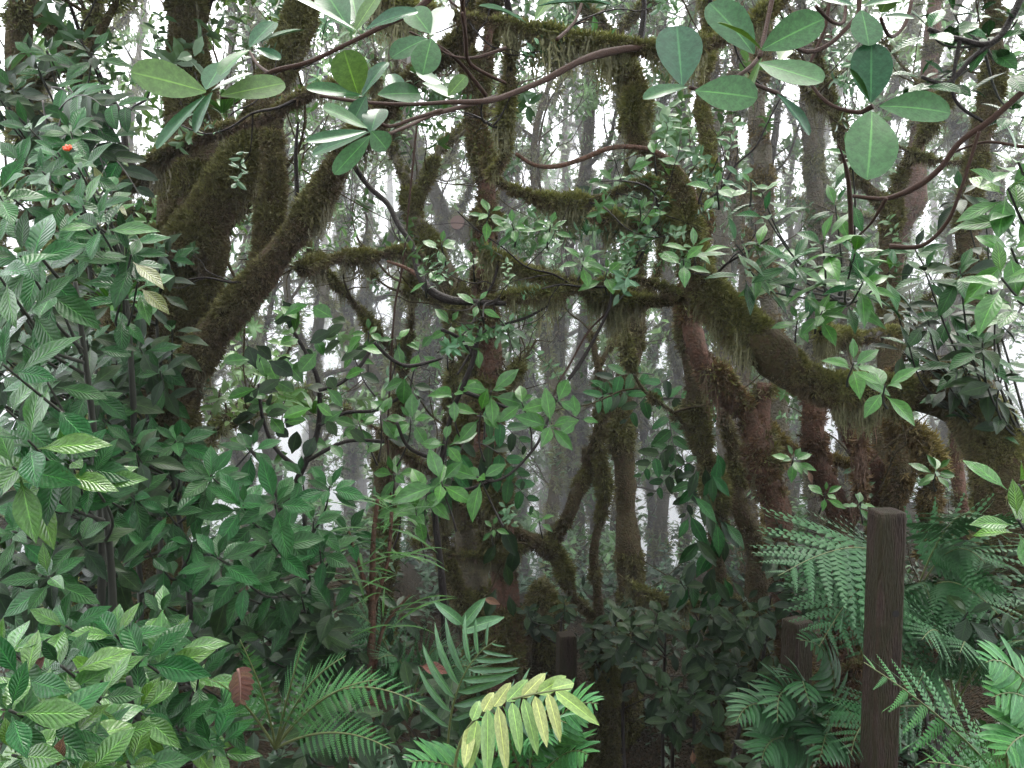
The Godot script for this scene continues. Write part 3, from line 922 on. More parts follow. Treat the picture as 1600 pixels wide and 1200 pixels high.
func right_trunks() -> void:
	var red := Color(0.10, 0.058, 0.028)
	var a := standing("leaning_tree", "reddish mossy trunk leaning out from under the arching limb", 4.2, [1100, 330, 11, 1082, 400, 14, 1070, 470, 18, 1092, 555, 23, 1135, 610, 24, 1172, 660, 26, 1200, 730, 31, 1208, 800, 31, 1216, 880, 28, 1224, 960, 28, 1230, 1060, 32], "red_bark", 4200.0, 90.0, 0, 1.0, red)
	limb(a, "limb", 4.25, 4.2, [1195, 600, 13, 1190, 660, 14, 1200, 730, 17], "red_bark", 0.2)
	moss(a, 900.0, 0.03, 40.0, 0.12, Color(0.1, 0.092, 0.036))
	standing("leaning_tree", "brown furry trunk hanging straight down under the middle of the arching limb", 4.3, [1270, 600, 24, 1278, 660, 24, 1288, 720, 26, 1302, 790, 28, 1312, 860, 26, 1318, 960, 28, 1320, 1080, 30], "red_bark", 4200.0, 120.0, 0, 1.0, red)
	standing("leaning_tree", "rusty moss-coated trunk just behind the top of the tall post", 4.4, [1322, 620, 20, 1340, 690, 23, 1362, 740, 25, 1375, 800, 24, 1380, 880, 24, 1385, 1000, 26, 1385, 1100, 28], "red_bark", 4200.0, 90.0, 0, 1.0, red)
	var c := standing("leaning_tree", "yellow-brown mossy trunk bent like an elbow over the tall post", 4.3, [1398, 640, 18, 1416, 690, 23, 1412, 735, 25, 1392, 780, 26, 1378, 830, 22, 1370, 930, 24, 1372, 1080, 26], "mossy_bark", 5200.0, 90.0, 0, 1.0, Color(0.11, 0.08, 0.025))
	limb(c, "limb", 4.3, 4.3, [1415, 670, 14, 1440, 692, 16, 1456, 735, 15, 1452, 800, 13, 1448, 870, 12], "mossy_bark", 0.22)
	moss(c, 3000.0, 0.03, 60.0, 0.12, Color(0.11, 0.08, 0.025))
	standing("leaning_tree", "bare pinkish-brown trunk between the tall post and the shaded thicket", 4.8, [1500, 640, 14, 1508, 720, 14, 1512, 800, 15, 1516, 870, 15, 1520, 1000, 18, 1520, 1080, 20], "red_bark", 500.0, 10.0, 0)
	standing("leaning_tree", "dark mossy trunk with a fern root at its foot beside the leaf-wrapped trunk", 4.7, [1128, 640, 12, 1150, 720, 16, 1160, 790, 20, 1172, 860, 24, 1182, 940, 26, 1185, 1060, 28], "mossy_bark", 3600.0, 60.0, 0)
	var red2 := Color(0.11, 0.075, 0.04)
	standing("furry_tree", "pale furry column rising behind the crown of the arching tree", 7.0, [1090, -60, 10, 1108, 60, 13, 1115, 150, 14, 1112, 240, 16, 1120, 330, 17, 1130, 500, 18, 1130, 760, 20, 1130, 900, 20], "grey_bark", 1700.0, 40.0, 3, 1.2, red2)
	standing("furry_tree", "narrow brown furry column between two thicker ones above the arching limb", 6.6, [1150, -40, 8, 1155, 80, 10, 1152, 180, 10, 1150, 280, 11, 1158, 420, 12, 1165, 600, 14, 1165, 900, 18], "grey_bark", 1900.0, 30.0, 2, 1.2, red2)
	standing("furry_tree", "thickest golden-brown furry column beside the drooping pale leaves", 6.0, [1205, -60, 12, 1196, 60, 15, 1190, 160, 17, 1195, 260, 21, 1203, 340, 20, 1205, 450, 19, 1215, 620, 20, 1215, 900, 24], "grey_bark", 2200.0, 40.0, 3, 1.2, Color(0.13, 0.09, 0.035))
	standing("forest_tree", "dark upright trunk under the fat mossy knot near the bare forking twig", 6.4, [1462, -40, 14, 1452, 100, 17, 1440, 220, 18, 1428, 310, 24, 1410, 365, 12, 1400, 430, 12, 1396, 560, 14, 1395, 900, 18], "red_bark", 1500.0, 40.0, 3, 1.2)
	standing("forest_tree", "dim straight trunk seen through the sprays of long glossy leaves", 6.8, [1265, 40, 12, 1262, 160, 15, 1268, 300, 17, 1266, 420, 18, 1272, 560, 20, 1275, 900, 22], "mossy_bark", 1700.0, 30.0, 3, 1.2)
	standing("forest_tree", "dusky trunk slanting behind the four broad leaves hung over the trail", 7.2, [1300, -40, 12, 1290, 120, 13, 1278, 240, 14, 1290, 330, 15, 1312, 440, 15, 1320, 600, 18, 1320, 900, 20], "mossy_bark", 1500.0, 30.0, 3, 1.2)
	standing("forest_tree", "mossy trunk close to the shaded edge, half hidden by glossy leaves", 5.2, [1545, -60, 20, 1550, 100, 22, 1535, 250, 22, 1520, 360, 24, 1530, 500, 26, 1535, 900, 30], "mossy_bark", 2600.0, 40.0, 3)
	standing("forest_tree", "shaded trunk straight behind the sprig of five leaves on the arching limb", 5.4, [1395, 330, 22, 1385, 420, 24, 1380, 500, 26, 1378, 600, 26, 1380, 900, 30], "mossy_bark", 2600.0, 40.0, 2)


func far_trees() -> void:
	# label, px at eye level, metres away, trunk radius in px, lean of the top in px
	var list := [
		["dark mossy trunk at the upper corner, its leaves over the flowering shrub", 45, 4.6, 20, -20, 5.5], ["dark trunk with a ragged top of drooping leaves by the bright white gap", 118, 4.4, 24, -10, 5.0],
		["pale trunk in the mist just past the slanting mossy limb", 665, 10.0, 10.5, -60, 7.0], ["wide misty trunk behind the black dangling branch", 655, 8.5, 14, 20, 6.0],
		["crooked misty trunk running up to the round sawn log end", 700, 9.0, 7.7, -70, 6.0], ["leaning grey trunk high in the pale gap among crossing twigs", 885, 10.5, 8.4, 40, 8.0],
		["thin grey trunk beside the leaning one in the pale gap", 850, 11.5, 5.6, 50, 8.0], ["misty trunk seen under the curved mossy bough", 820, 9.5, 9.1, -40, 7.0],
		["misty trunk rising behind the stubby mossy bough", 930, 8.8, 11.2, 60, 7.0], ["grey trunk in the mist behind the twig of the Y-shaped tree", 900, 8.0, 9.8, -60, 7.0],
		["slim trunk in the mist between the straight trunk and the arching limb", 1030, 8.2, 8.4, 40, 7.0], ["misty trunk showing under the slanting limb of the moss-draped tree", 590, 9.0, 9.8, 30, 7.0],
		["misty trunk beside the hanging red root", 545, 9.5, 8.4, -60, 7.0], ["thin tree in the white gap close to the flowering shrub", 180, 9.0, 6.3, 40, 7.0],
		["hazy trunk behind the fork of the moss-draped tree", 410, 8.0, 10.5, 30, 7.0], ["hazy thin trunk behind the round-leaved sapling", 480, 8.6, 8.4, -50, 7.0],
		["hazy trunk behind the bare forking twig", 1340, 9.0, 9.8, 40, 8.0], ["hazy trunk behind the leaves at the sunless edge of the thicket", 1490, 8.0, 11.2, -30, 8.0],
	]
	for a in list:
		far_tree(a[0], a[1], a[2], a[3], a[4], a[5], "", 6)
	for a in [["pale slender tree in the mist at the outer edge of the flowering shrub", 50], ["faint tree in the white gap over the flowering shrub", 150], ["faint leaning tree beyond the low branch of the moss-draped tree", 240], ["faint tree between the two upper limbs of the moss-draped tree", 375],
			["faint crooked tree below the slanting limb, beyond the sapling's black twigs", 455], ["faint tree past the round dark leaves of the sapling", 530], ["faint tree just beside the hanging red root", 600], ["faint crooked tree right behind the furry trunk's fork", 690], ["faint tree between the furry trunk and the climbing trunk", 730],
			["faint slim tree under the curved mossy bough", 800], ["faint tree above the Y-shaped tree", 850], ["faintest slim tree behind the small mossy stump", 880], ["faint tree close to the thin mossy pole", 915], ["faint tree in the gap past the straight dark trunk", 1010],
			["faint thin tree beyond the wrapped trunk", 1050], ["faint tree between the golden furry column and the dim straight trunk", 1235], ["faint tree behind the long drooping ribbed leaves", 1365], ["faint tree in the speckled light at the shaded side", 1430], ["faint tree over the bare forking branch", 1500]]:
		far_tree(a[0], a[1] + rf(-15, 15), rf(9.0, 15.0), rf(4.5, 8), rf(-160, 160), rf(6.0, 9.0), "", 6)
	for a in [["thin leafy tree closing the gap under the hanging twig of the upper edge", 1530, 8.0], ["thin leafy tree behind the mossy knot trunk", 1475, 8.8], ["thin leafy tree beyond the bare twig's dead stick", 1345, 8.2], ["thin leafy tree in the bright strip next to the dusky slanting trunk", 1255, 9.5], ["thin leafy tree behind the four hanging broad leaves", 1400, 9.6],
			["thin leafy tree beyond the drooping long leaves, near the golden column", 1225, 8.0], ["thin leafy tree between the two thinner furry columns", 1135, 8.6], ["thin leafy tree past the bend of the arching limb", 1080, 8.4], ["thin leafy tree over the lower post, beyond the leaning trunks", 1165, 8.0], ["thin leafy tree far past the rusty leaning trunks, in a narrow gap", 1225, 10.0],
			["thin leafy tree low behind the moss-draped tree's slanting limb", 470, 7.6], ["thin leafy tree in front of the white gap beyond the sapling's twigs", 350, 7.8], ["thin leafy tree behind the thin-leaved reddish plant", 560, 7.6], ["thin leafy tree between the black branch and the hanging root", 630, 7.8], ["thin leafy tree behind the spray of pointed bright leaves", 790, 7.8],
			["thin leafy tree just past the forked tree's arm", 860, 7.6], ["thin leafy tree close behind the thin mossy pole", 955, 8.0], ["thin leafy tree at the outer edge, beyond the pale glossy leaves", 10, 6.5], ["thin leafy tree above the flowering shrub, behind its topmost leaves", 95, 6.8], ["thin leafy tree over the low mossy branch", 215, 8.5]]:
		far_tree(a[0], a[1] + rf(-10, 10), a[2], rf(4.5, 8), rf(-150, 150), rf(4.5, 6.5), "", 6)


func far_tree(label: String, px: float, d: float, rpx: float, lean: float, tall: float, group: String, limbs: int) -> void:
	var o := thing("misty_tree", label, "tree", on_ground(P(px, 500, d), 0.15), group)
	var r := rpx / F * d
	var low := maxf(0.0, 1.6 - 0.05 * d - o.position.y)
	var lx := lean / F * d
	var pts := []
	var rads := []
	var n := 8
	var top := low + tall * 0.75
	for k in n + 1:
		var f := float(k) / n
		pts.append(Vector3(lx * f * f + rf(-1, 1) * 0.28 * minf(1.0, f * 3.0), top * f, rf(-0.25, 0.25)))
		rads.append(r * lerpf(1.25, 0.45, f))
	var g := Geo.new()
	tube(g, pts, rads, 8, 0.18, segs[o], 120.0)
	part(o, "trunk", g.mesh(), M.mossy_bark if rng.randf() < 0.6 else M.grey_bark)
	for k in limbs:
		var q := 1 + (k * 3 + 1) % (n - 1)
		var h := Geo.new()
		grow(h, o, pts[q], Vector3(cos(k * 2.4), rf(0.2, 0.9), sin(k * 2.4)), rads[q] * 0.55, rf(0.8, 1.4), 2, 0.24, 0.22 if px > 420.0 and px < 730.0 or px > 140.0 and px < 300.0 else 0.42 if px > 430.0 and px < 1010.0 else 0.45)
		part(o, "limb", h.mesh(), M.mossy_bark)
	moss(o, 700.0 if d < 10.0 else 350.0, 0.035, 16.0, 0.16, Color(0.12, 0.125, 0.05))
	leaves_of(o, Color(0.1, 0.2, 0.055))


func posts() -> void:
	var list := [["tall dark wooden post with a bolt hole, half behind the fern frond", 1386, 797, 2.45, 0.074, 1.16, 0.14, true], ["lower dark wooden post with fern fronds leaning over its side", 1246, 968, 3.6, 0.088, 1.05, 0.5, false], ["short dark wooden post alone by the yellow fern frond", 885, 990, 4.6, 0.085, 1.1, 0.2, false]]
	for a in list:
		var top := P(a[1], a[2], a[3])
		var o := thing("wooden_post", a[0], "post", Vector3(top.x, top.y - a[5], top.z), "dark posts stepping down the trail")
		var h: float = a[4] * 0.5
		var c := 0.007
		var g := Geo.new()
		# a square post with chamfered arrises and a slightly domed top
		var ring := [[-h + c, -h], [h - c, -h], [h, -h + c], [h, h - c], [h - c, h], [-h + c, h], [-h, h - c], [-h, -h + c]]
		var levels := [[-0.5, 1.0], [0.0, 1.0], [a[5] * 0.5, 1.0], [a[5] - 0.012, 1.0], [a[5] - 0.003, 0.95], [a[5], 0.86]]
		for e in levels:
			for q in ring:
				for s in 2: g.v.append(Vector3(q[0] * e[1], e[0], q[1] * e[1]))
		for e in levels.size() - 1:
			for q in 8:
				var i := e * 16 + q * 2 + 1
				var j := e * 16 + ((q + 1) % 8) * 2
				g.i.append_array([i, j, i + 16, j, j + 16, i + 16])
		var k := g.v.size()
		for q in ring: g.v.append(Vector3(q[0] * 0.86, a[5], q[1] * 0.86))
		g.v.append(Vector3(0, a[5] + 0.003, 0))
		for q in 8: g.i.append_array([k + 8, k + q, k + (q + 1) % 8])
		o.rotation.y = a[6]
		part(o, "shaft", g.mesh(false), M.wood)
		if a[7]:
			var hole := CylinderMesh.new()
			hole.top_radius = 0.009
			hole.bottom_radius = 0.009
			hole.height = 0.02
			part(o, "bolt_hole", hole, M.hole, Transform3D(Basis(Vector3.RIGHT, PI / 2), Vector3(0.012, a[5] - 0.262, h - 0.0085)))


# broad spoon-shaped leaves hung over the trail on bare red twigs
func clusia() -> void:
	var o := thing("overhanging_branch", "bare red-brown twigs with broad spoon-shaped leaves, hung over the bright gap", "branch", P(720, -60, 2.4))
	for a in [[345, 152, 6, 378, 145, 6, 420, 114, 6, 480, 98, 6, 540, 70, 6, 600, 40, 7, 660, 8, 8, 720, -60, 9], [420, 114, 4, 402, 100, 4, 390, 80, 3], [500, 150, 4, 570, 160, 5, 640, 163, 5, 700, 160, 6, 760, 158, 7, 800, 146, 8, 850, 125, 8, 905, 96, 9, 940, 84, 10, 985, 76, 9, 1030, 77, 6],
			[592, 216, 5, 640, 196, 5, 680, 178, 6, 730, 165, 6, 780, 150, 7], [560, 146, 4, 600, 196, 5, 650, 184, 5, 690, 172, 5], [640, 50, 3, 690, 75, 4, 720, 100, 5, 760, 150, 6], [722, 20, 5, 728, 60, 5, 735, 100, 5, 790, 130, 4],
			[668, 60, 4, 700, 85, 3, 740, 90, 4, 790, 75, 5], [720, -20, 8, 726, 45, 6, 728, 90, 4], [870, 62, 5, 900, 30, 4, 915, -20, 4]]:
		limb(o, "twig", 2.3, 3.28 if a[0] == 500 or a[0] == 592 else 2.5, thin(a, 0.62), "twig", 0.1, false, 7)
	# base px, tip px, width px, metres away at base, further at the tip, face (0 up .. 1 to the lens), upper side?
	for a in [[322, 143, 205, 108, 58, 2.0, -0.1, 0.9, 0], [322, 140, 348, 96, 44, 2.1, 0.05, 0.5, 1], [330, 142, 395, 112, 22, 2.1, 0.1, 0.35, 1], [345, 150, 446, 128, 42, 2.15, 0.1, 0.9, 0], [320, 150, 238, 228, 26, 2.0, -0.05, 0.5, 1], [332, 144, 296, 205, 22, 2.05, 0, 0.5, 1],
			[390, 74, 428, 28, 34, 2.1, 0.05, 0.6, 1], [390, 78, 338, 104, 30, 2.1, -0.1, 0.5, 1], [396, 70, 474, 38, 15, 2.1, 0.1, 0.3, 1], [398, 75, 440, 90, 26, 2.12, 0, 0.5, 1], [560, 148, 536, 78, 54, 2.0, -0.05, 0.9, 0], [566, 150, 604, 84, 24, 2.05, 0.05, 0.4, 1], [566, 150, 478, 132, 30, 2.0, -0.05, 0.6, 1],
			[574, 200, 508, 164, 36, 1.95, -0.1, 0.7, 1], [572, 205, 478, 220, 27, 1.98, -0.05, 0.6, 1], [576, 206, 486, 240, 26, 2.05, 0, 0.6, 1], [578, 212, 522, 272, 30, 1.98, -0.05, 0.8, 1], [580, 208, 590, 160, 40, 2.05, 0.05, 0.7, 1], [580, 205, 606, 232, 36, 2.0, 0, 0.8, 1], [572, 150, 550, 190, 32, 2.1, 0, 0.6, 1], [590, 148, 660, 142, 40, 2.02, 0.05, 0.8, 1],
			[630, 155, 610, 110, 26, 2.1, 0.05, 0.5, 1], [690, 128, 652, 112, 36, 2.1, -0.05, 0.7, 1], [660, 130, 710, 148, 32, 2.12, 0.05, 0.6, 1], [668, 60, 610, 82, 36, 2.05, -0.05, 0.7, 1], [672, 52, 640, 8, 42, 2.1, 0.05, 0.7, 1], [672, 55, 700, 10, 36, 2.12, 0.1, 0.6, 1], [674, 60, 660, 110, 44, 2.0, -0.05, 0.7, 1], [700, 150, 728, 116, 26, 2.1, 0, 0.8, 0],
			[558, 48, 436, -18, 34, 1.8, -0.1, 0.5, 1], [553, 50, 592, -12, 26, 1.85, 0.05, 0.4, 0], [572, 46, 652, 4, 32, 1.8, 0, 0.6, 1], [545, 44, 500, -30, 50, 1.85, 0.05, 0.7, 1], [560, 40, 545, -30, 40, 1.9, 0.1, 0.7, 1], [822, 36, 752, -4, 16, 1.95, -0.05, 0.5, 1], [835, 32, 866, -14, 20, 1.95, 0.05, 0.6, 0], [840, 10, 960, -12, 26, 1.7, 0, 0.4, 1]]:
		broad_leaf(o, a)
	var q := thing("overhanging_branch", "red twigs ending in whorls of the largest round blue-green leaves, over the lighter trunks", "branch", P(1290, -40, 2.3))
	for a in [[1078, 137, 5, 1105, 140, 5, 1150, 120, 5, 1172, 105, 6, 1187, 90, 7], [1150, 118, 4, 1180, 132, 5, 1215, 146, 6], [1364, 166, 8, 1345, 176, 6, 1312, 170, 5, 1290, 158, 5, 1272, 138, 4, 1262, 110, 4, 1290, 40, 5, 1300, -40, 6], [1242, 72, 4, 1252, 79, 6, 1272, 80, 6, 1300, 66, 6, 1330, 36, 6, 1342, 15, 6, 1340, -40, 7], [1376, 28, 5, 1386, 52, 5, 1398, 56, 5, 1415, 36, 5, 1425, 0, 5], [1187, 90, 6, 1200, 30, 6, 1215, -40, 7], [1275, 10, 5, 1300, 34, 5, 1318, 34, 5, 1322, 0, 5]]:
		limb(q, "twig", 2.05, 2.2, thin(a, 0.62), "twig", 0.1, false, 7)
	for a in [[1066, 134, 1058, 32, 70, 1.95, 0.05, 0.95, 1], [1074, 136, 1006, 143, 28, 1.95, -0.05, 0.5, 1], [1086, 142, 1185, 148, 64, 1.9, -0.05, 0.85, 1], [1178, 84, 1112, -8, 62, 1.95, 0, 0.85, 1], [1192, 80, 1128, 20, 20, 1.9, -0.05, 0.3, 0], [1190, 78, 1288, 24, 58, 1.9, -0.05, 0.8, 1], [1186, 98, 1286, 126, 50, 1.85, -0.1, 0.75, 1],
			[1214, 147, 1276, 206, 24, 1.95, 0, 0.6, 1], [1218, 96, 1232, 70, 24, 2.0, 0.1, 0.8, 0], [1361, 160, 1362, 66, 62, 1.95, 0, 0.9, 1], [1358, 158, 1330, 102, 14, 1.92, -0.05, 0.3, 1], [1374, 166, 1492, 166, 54, 1.88, -0.05, 0.8, 1], [1362, 174, 1362, 264, 74, 1.85, -0.12, 0.85, 1], [1346, 16, 1360, 68, 46, 1.98, -0.05, 0.8, 1], [1350, 10, 1412, -10, 26, 1.98, 0, 0.5, 1],
			[1378, 26, 1430, 24, 20, 2.0, 0, 0.5, 1], [1332, 8, 1285, -12, 30, 2.0, 0, 0.6, 1], [1376, 20, 1392, -10, 30, 2.0, 0, 0.6, 0], [1190, 90, 1160, 160, 14, 2.0, 0, 0.3, 0]]:
		broad_leaf(q, a)


func thin(a: Array, by: float) -> Array:
	return range(a.size()).map(func(k): return a[k] * by if k % 3 == 2 else a[k])


func broad_leaf(o: Node3D, a: Array) -> void:
	var b := P(a[0], a[1], a[5]) - o.position
	var t := P(a[2], a[3], a[5] + a[6]) - o.position
	leaf_at(o, "leaf", pick(L.clusia), pick(M.clusia) if a[8] else M.clusia_under[0], b, t, a[4] / F * a[5] * 1.06, Vector3(rf(-0.15, 0.15), 1.0 - a[7] * 0.8, a[7]))


func left_shrubs() -> void:
	var a := thing("flowering_shrub", "tall glossy shrub with a small orange-red flower among its top leaves", "shrub", on_ground(P(60, 900, 2.6)))
	shoots_px(a, [90, 238, 2.7, 11, 122, 262, 2.6, 11, 66, 268, 2.6, 11, 130, 322, 2.5, 12, 152, 352, 2.45, 12, 98, 300, 2.6, 11, 196, 372, 2.6, 11, 205, 398, 2.5, 12, 215, 440, 2.6, 12, 30, 250, 2.7, 11, 45, 200, 2.9, 12, 110, 205, 2.9, 12, 165, 300, 2.8, 11, 20, 310, 2.5, 11], "shrub", 0.36, M.shrub_mix)
	var flower := Geo.new()
	for k in 6:
		var d := Vector3(cos(k * 1.05), 0.7, sin(k * 1.05))
		tube(flower, [Vector3.ZERO, d * 0.007 + Vector3(0, 0.004, 0), d * 0.013 + Vector3(0, 0.005, 0)], [0.002, 0.005, 0.003], 6, 0.0)
	part(a, "flower", flower.mesh(), M.petal, Transform3D(Basis(Vector3(1, 0, 0), 0.7).scaled(Vector3.ONE * 0.9), P(107, 236, 2.55) - a.position))
	part(a, "flower", flower.mesh(), M.petal, Transform3D(Basis(Vector3(1, 0, 0), 0.7).scaled(Vector3.ONE * 0.35), P(196, 364, 2.5) - a.position))
	var b := thing("glossy_shrub", "shrub with large pale glossy leaves and red leaf stalks under the flowering one", "shrub", on_ground(P(10, 900, 2.1)))
	shoots_px(b, [32, 400, 2.05, 15, -5, 300, 2.0, 14, 15, 450, 2.3, 13, -10, 420, 1.9, 14, 60, 420, 2.3, 13], "shrub", 0.42, M.bright_mix + M.shrub, null, 7, 0.9)
	var c := thing("glossy_shrub", "shrub of broad light green leaves halfway down the dark leafy bank", "shrub", on_ground(P(40, 1000, 2.2)))
	shoots_px(c, [44, 688, 2.0, 15, 10, 640, 2.1, 14, 5, 570, 1.9, 13, 70, 590, 2.4, 13, 20, 730, 2.0, 14, 110, 720, 2.2, 13, 135, 745, 2.2, 12], "shrub", 0.4, M.shrub + M.bright_mix, null, 7, 0.9)
	var d := thing("glossy_shrub", "dense shrub of ribbed dark leaves at the foot of the moss-draped tree", "shrub", on_ground(P(260, 1000, 3.0)))
	shoots_px(d, [205, 690, 2.95, 13, 275, 688, 3.0, 12, 330, 742, 2.9, 13, 260, 800, 2.8, 13, 160, 655, 3.0, 12, 205, 775, 2.8, 13, 108, 600, 3.1, 12, 150, 800, 2.7, 13, 230, 860, 2.7, 12, 60, 790, 2.5, 13, 395, 700, 3.2, 11, 300, 850, 2.8, 12, 20, 830, 2.4, 12, 100, 660, 2.9, 12, 300, 690, 3.2, 11], "shrub", 0.36, M.shrub)
	var e := thing("glossy_shrub", "shrub with wide whorls of ribbed leaves below the slanting mossy limb", "shrub", on_ground(P(420, 1050, 2.8)))
	shoots_px(e, [430, 785, 2.7, 15, 340, 872, 2.5, 13, 330, 745, 2.9, 13, 490, 815, 2.9, 13, 425, 850, 2.7, 13, 515, 760, 3.0, 12, 380, 790, 2.75, 13, 500, 860, 2.9, 12, 545, 830, 3.1, 11, 380, 905, 2.6, 11, 470, 740, 3.1, 11], "shrub", 0.37, M.shrub, null, 9)
	var f := thing("glossy_shrub", "low shrub with fresh green leaves and a curled leaf in the bottom bank", "shrub", on_ground(P(190, 1150, 2.1)))
	shoots_px(f, [103, 978, 2.1, 14, 180, 992, 2.1, 13, 222, 1032, 2.05, 14, 75, 900, 2.2, 11, 275, 1135, 2.1, 13, 330, 1165, 2.15, 12, 215, 1110, 2.0, 13, 310, 1060, 2.2, 12, 150, 1060, 2.0, 13, 345, 1110, 2.3, 11, 250, 960, 2.4, 11, 60, 1010, 2.1, 13, 270, 1010, 2.3, 12], "shrub", 0.37, M.shrub + M.young, null, 7)
	var h := thing("glossy_shrub", "brightest low shrub, filling the bottom corner of the bank", "shrub", on_ground(P(40, 1250, 1.6)))
	shoots_px(h, [30, 1060, 1.65, 11, 145, 1085, 1.8, 11, 60, 1130, 1.6, 11, 15, 1110, 1.5, 11, 20, 1180, 1.5, 11, 110, 1150, 1.7, 11, 180, 1150, 1.8, 11, 95, 1040, 1.75, 11, 200, 1195, 1.8, 10, 120, 1210, 1.6, 10, 5, 1010, 1.7, 10], "shrub", 0.42, M.bright_mix, null, 7)
	var i := thing("round_leaved_sapling", "sapling with round dark leaves on bare black twigs in front of the mist", "sapling", on_ground(P(400, 1050, 3.7)))
	for s in [[330, 960, 5, 400, 860, 5, 440, 800, 5, 478, 720, 5, 497, 670, 4, 498, 600, 4, 480, 555, 3, 460, 520, 3], [498, 610, 3, 530, 600, 3, 560, 575, 3, 580, 545, 3], [497, 665, 3, 540, 645, 3, 590, 640, 3, 640, 610, 2], [470, 735, 4, 430, 700, 3, 410, 650, 3, 405, 600, 3], [440, 800, 4, 420, 740, 3, 380, 690, 3], [480, 720, 3, 540, 690, 3, 600, 690, 3]]:
		limb(i, "stem", 3.5, 3.6, s, "dark_bark", 0.1, false, 6)
	var round := [455, 515, 475, 535, 440, 500, 500, 560, 445, 560, 470, 600, 520, 605, 525, 650, 455, 640, 480, 640, 560, 580, 575, 545, 550, 560, 500, 525, 590, 640, 540, 640, 410, 600, 400, 570, 425, 610, 395, 640, 415, 660, 440, 665, 380, 640, 430, 570, 450, 700, 480, 690, 520, 690, 390, 690, 420, 640, 405, 545, 440, 600, 480, 570, 610, 610, 640, 600, 560, 690, 600, 690, 445, 475, 520, 490]
	for k in round.size() / 2:
		for q in 2:
			var p := P(round[2 * k] + rf(-12, 12), round[2 * k + 1] + rf(-10, 10), rf(3.4, 3.65)) - i.position
			var z := rf(0.07, 0.105)
			leaf_at(i, "leaf", pick(L.oval), pick(M.under if q else M.sprout), p, p + Vector3(rf(-1, 1), rf(-0.6, 0.7), rf(-0.4, 0.6)).normalized() * z, z * 0.6, Vector3(rf(-0.6, 0.6), 0.7, 0.7))
	# darker shrubs behind the front ones close the bank
	var back := [["shaded shrub in the darkest part of the bank, under the ribbed whorls", 330, 3.2, 900, 1040], ["shaded shrub behind the pale glossy leaves and below the flowering shrub", 90, 3.1, 440, 640], ["shaded shrub between the flowering shrub and the moss-draped trunk", 160, 3.3, 380, 600], ["shaded shrub beneath the light green leaves on the bank", 90, 2.6, 830, 960], ["dim shrub behind the curly-tipped low shrub of the bank", 430, 3.0, 900, 1040], ["shaded shrub filling the bank under the pale glossy leaves", 60, 2.75, 470, 620], ["shaded shrub standing before the foot of the moss-draped tree", 170, 3.2, 560, 700], ["shaded shrub behind the broad light green leaves", 130, 2.75, 660, 800], ["drooping dark shrub at the upper edge, over the flowering shrub", 70, 3.4, 60, 230]]
	for s in back:
		var o := thing("shaded_shrub", s[0], "shrub", on_ground(P(s[1], 1000, s[2])))
		var list := []
		for k in 12:
			list.append_array([s[1] + rf(-110, 110), rf(s[3], s[4]), s[2] + rf(-0.2, 0.3), rf(11, 14)])
		shoots_px(o, list, "shrub", 0.38, M.shrub.slice(0, 3) + M.under, null, 7)


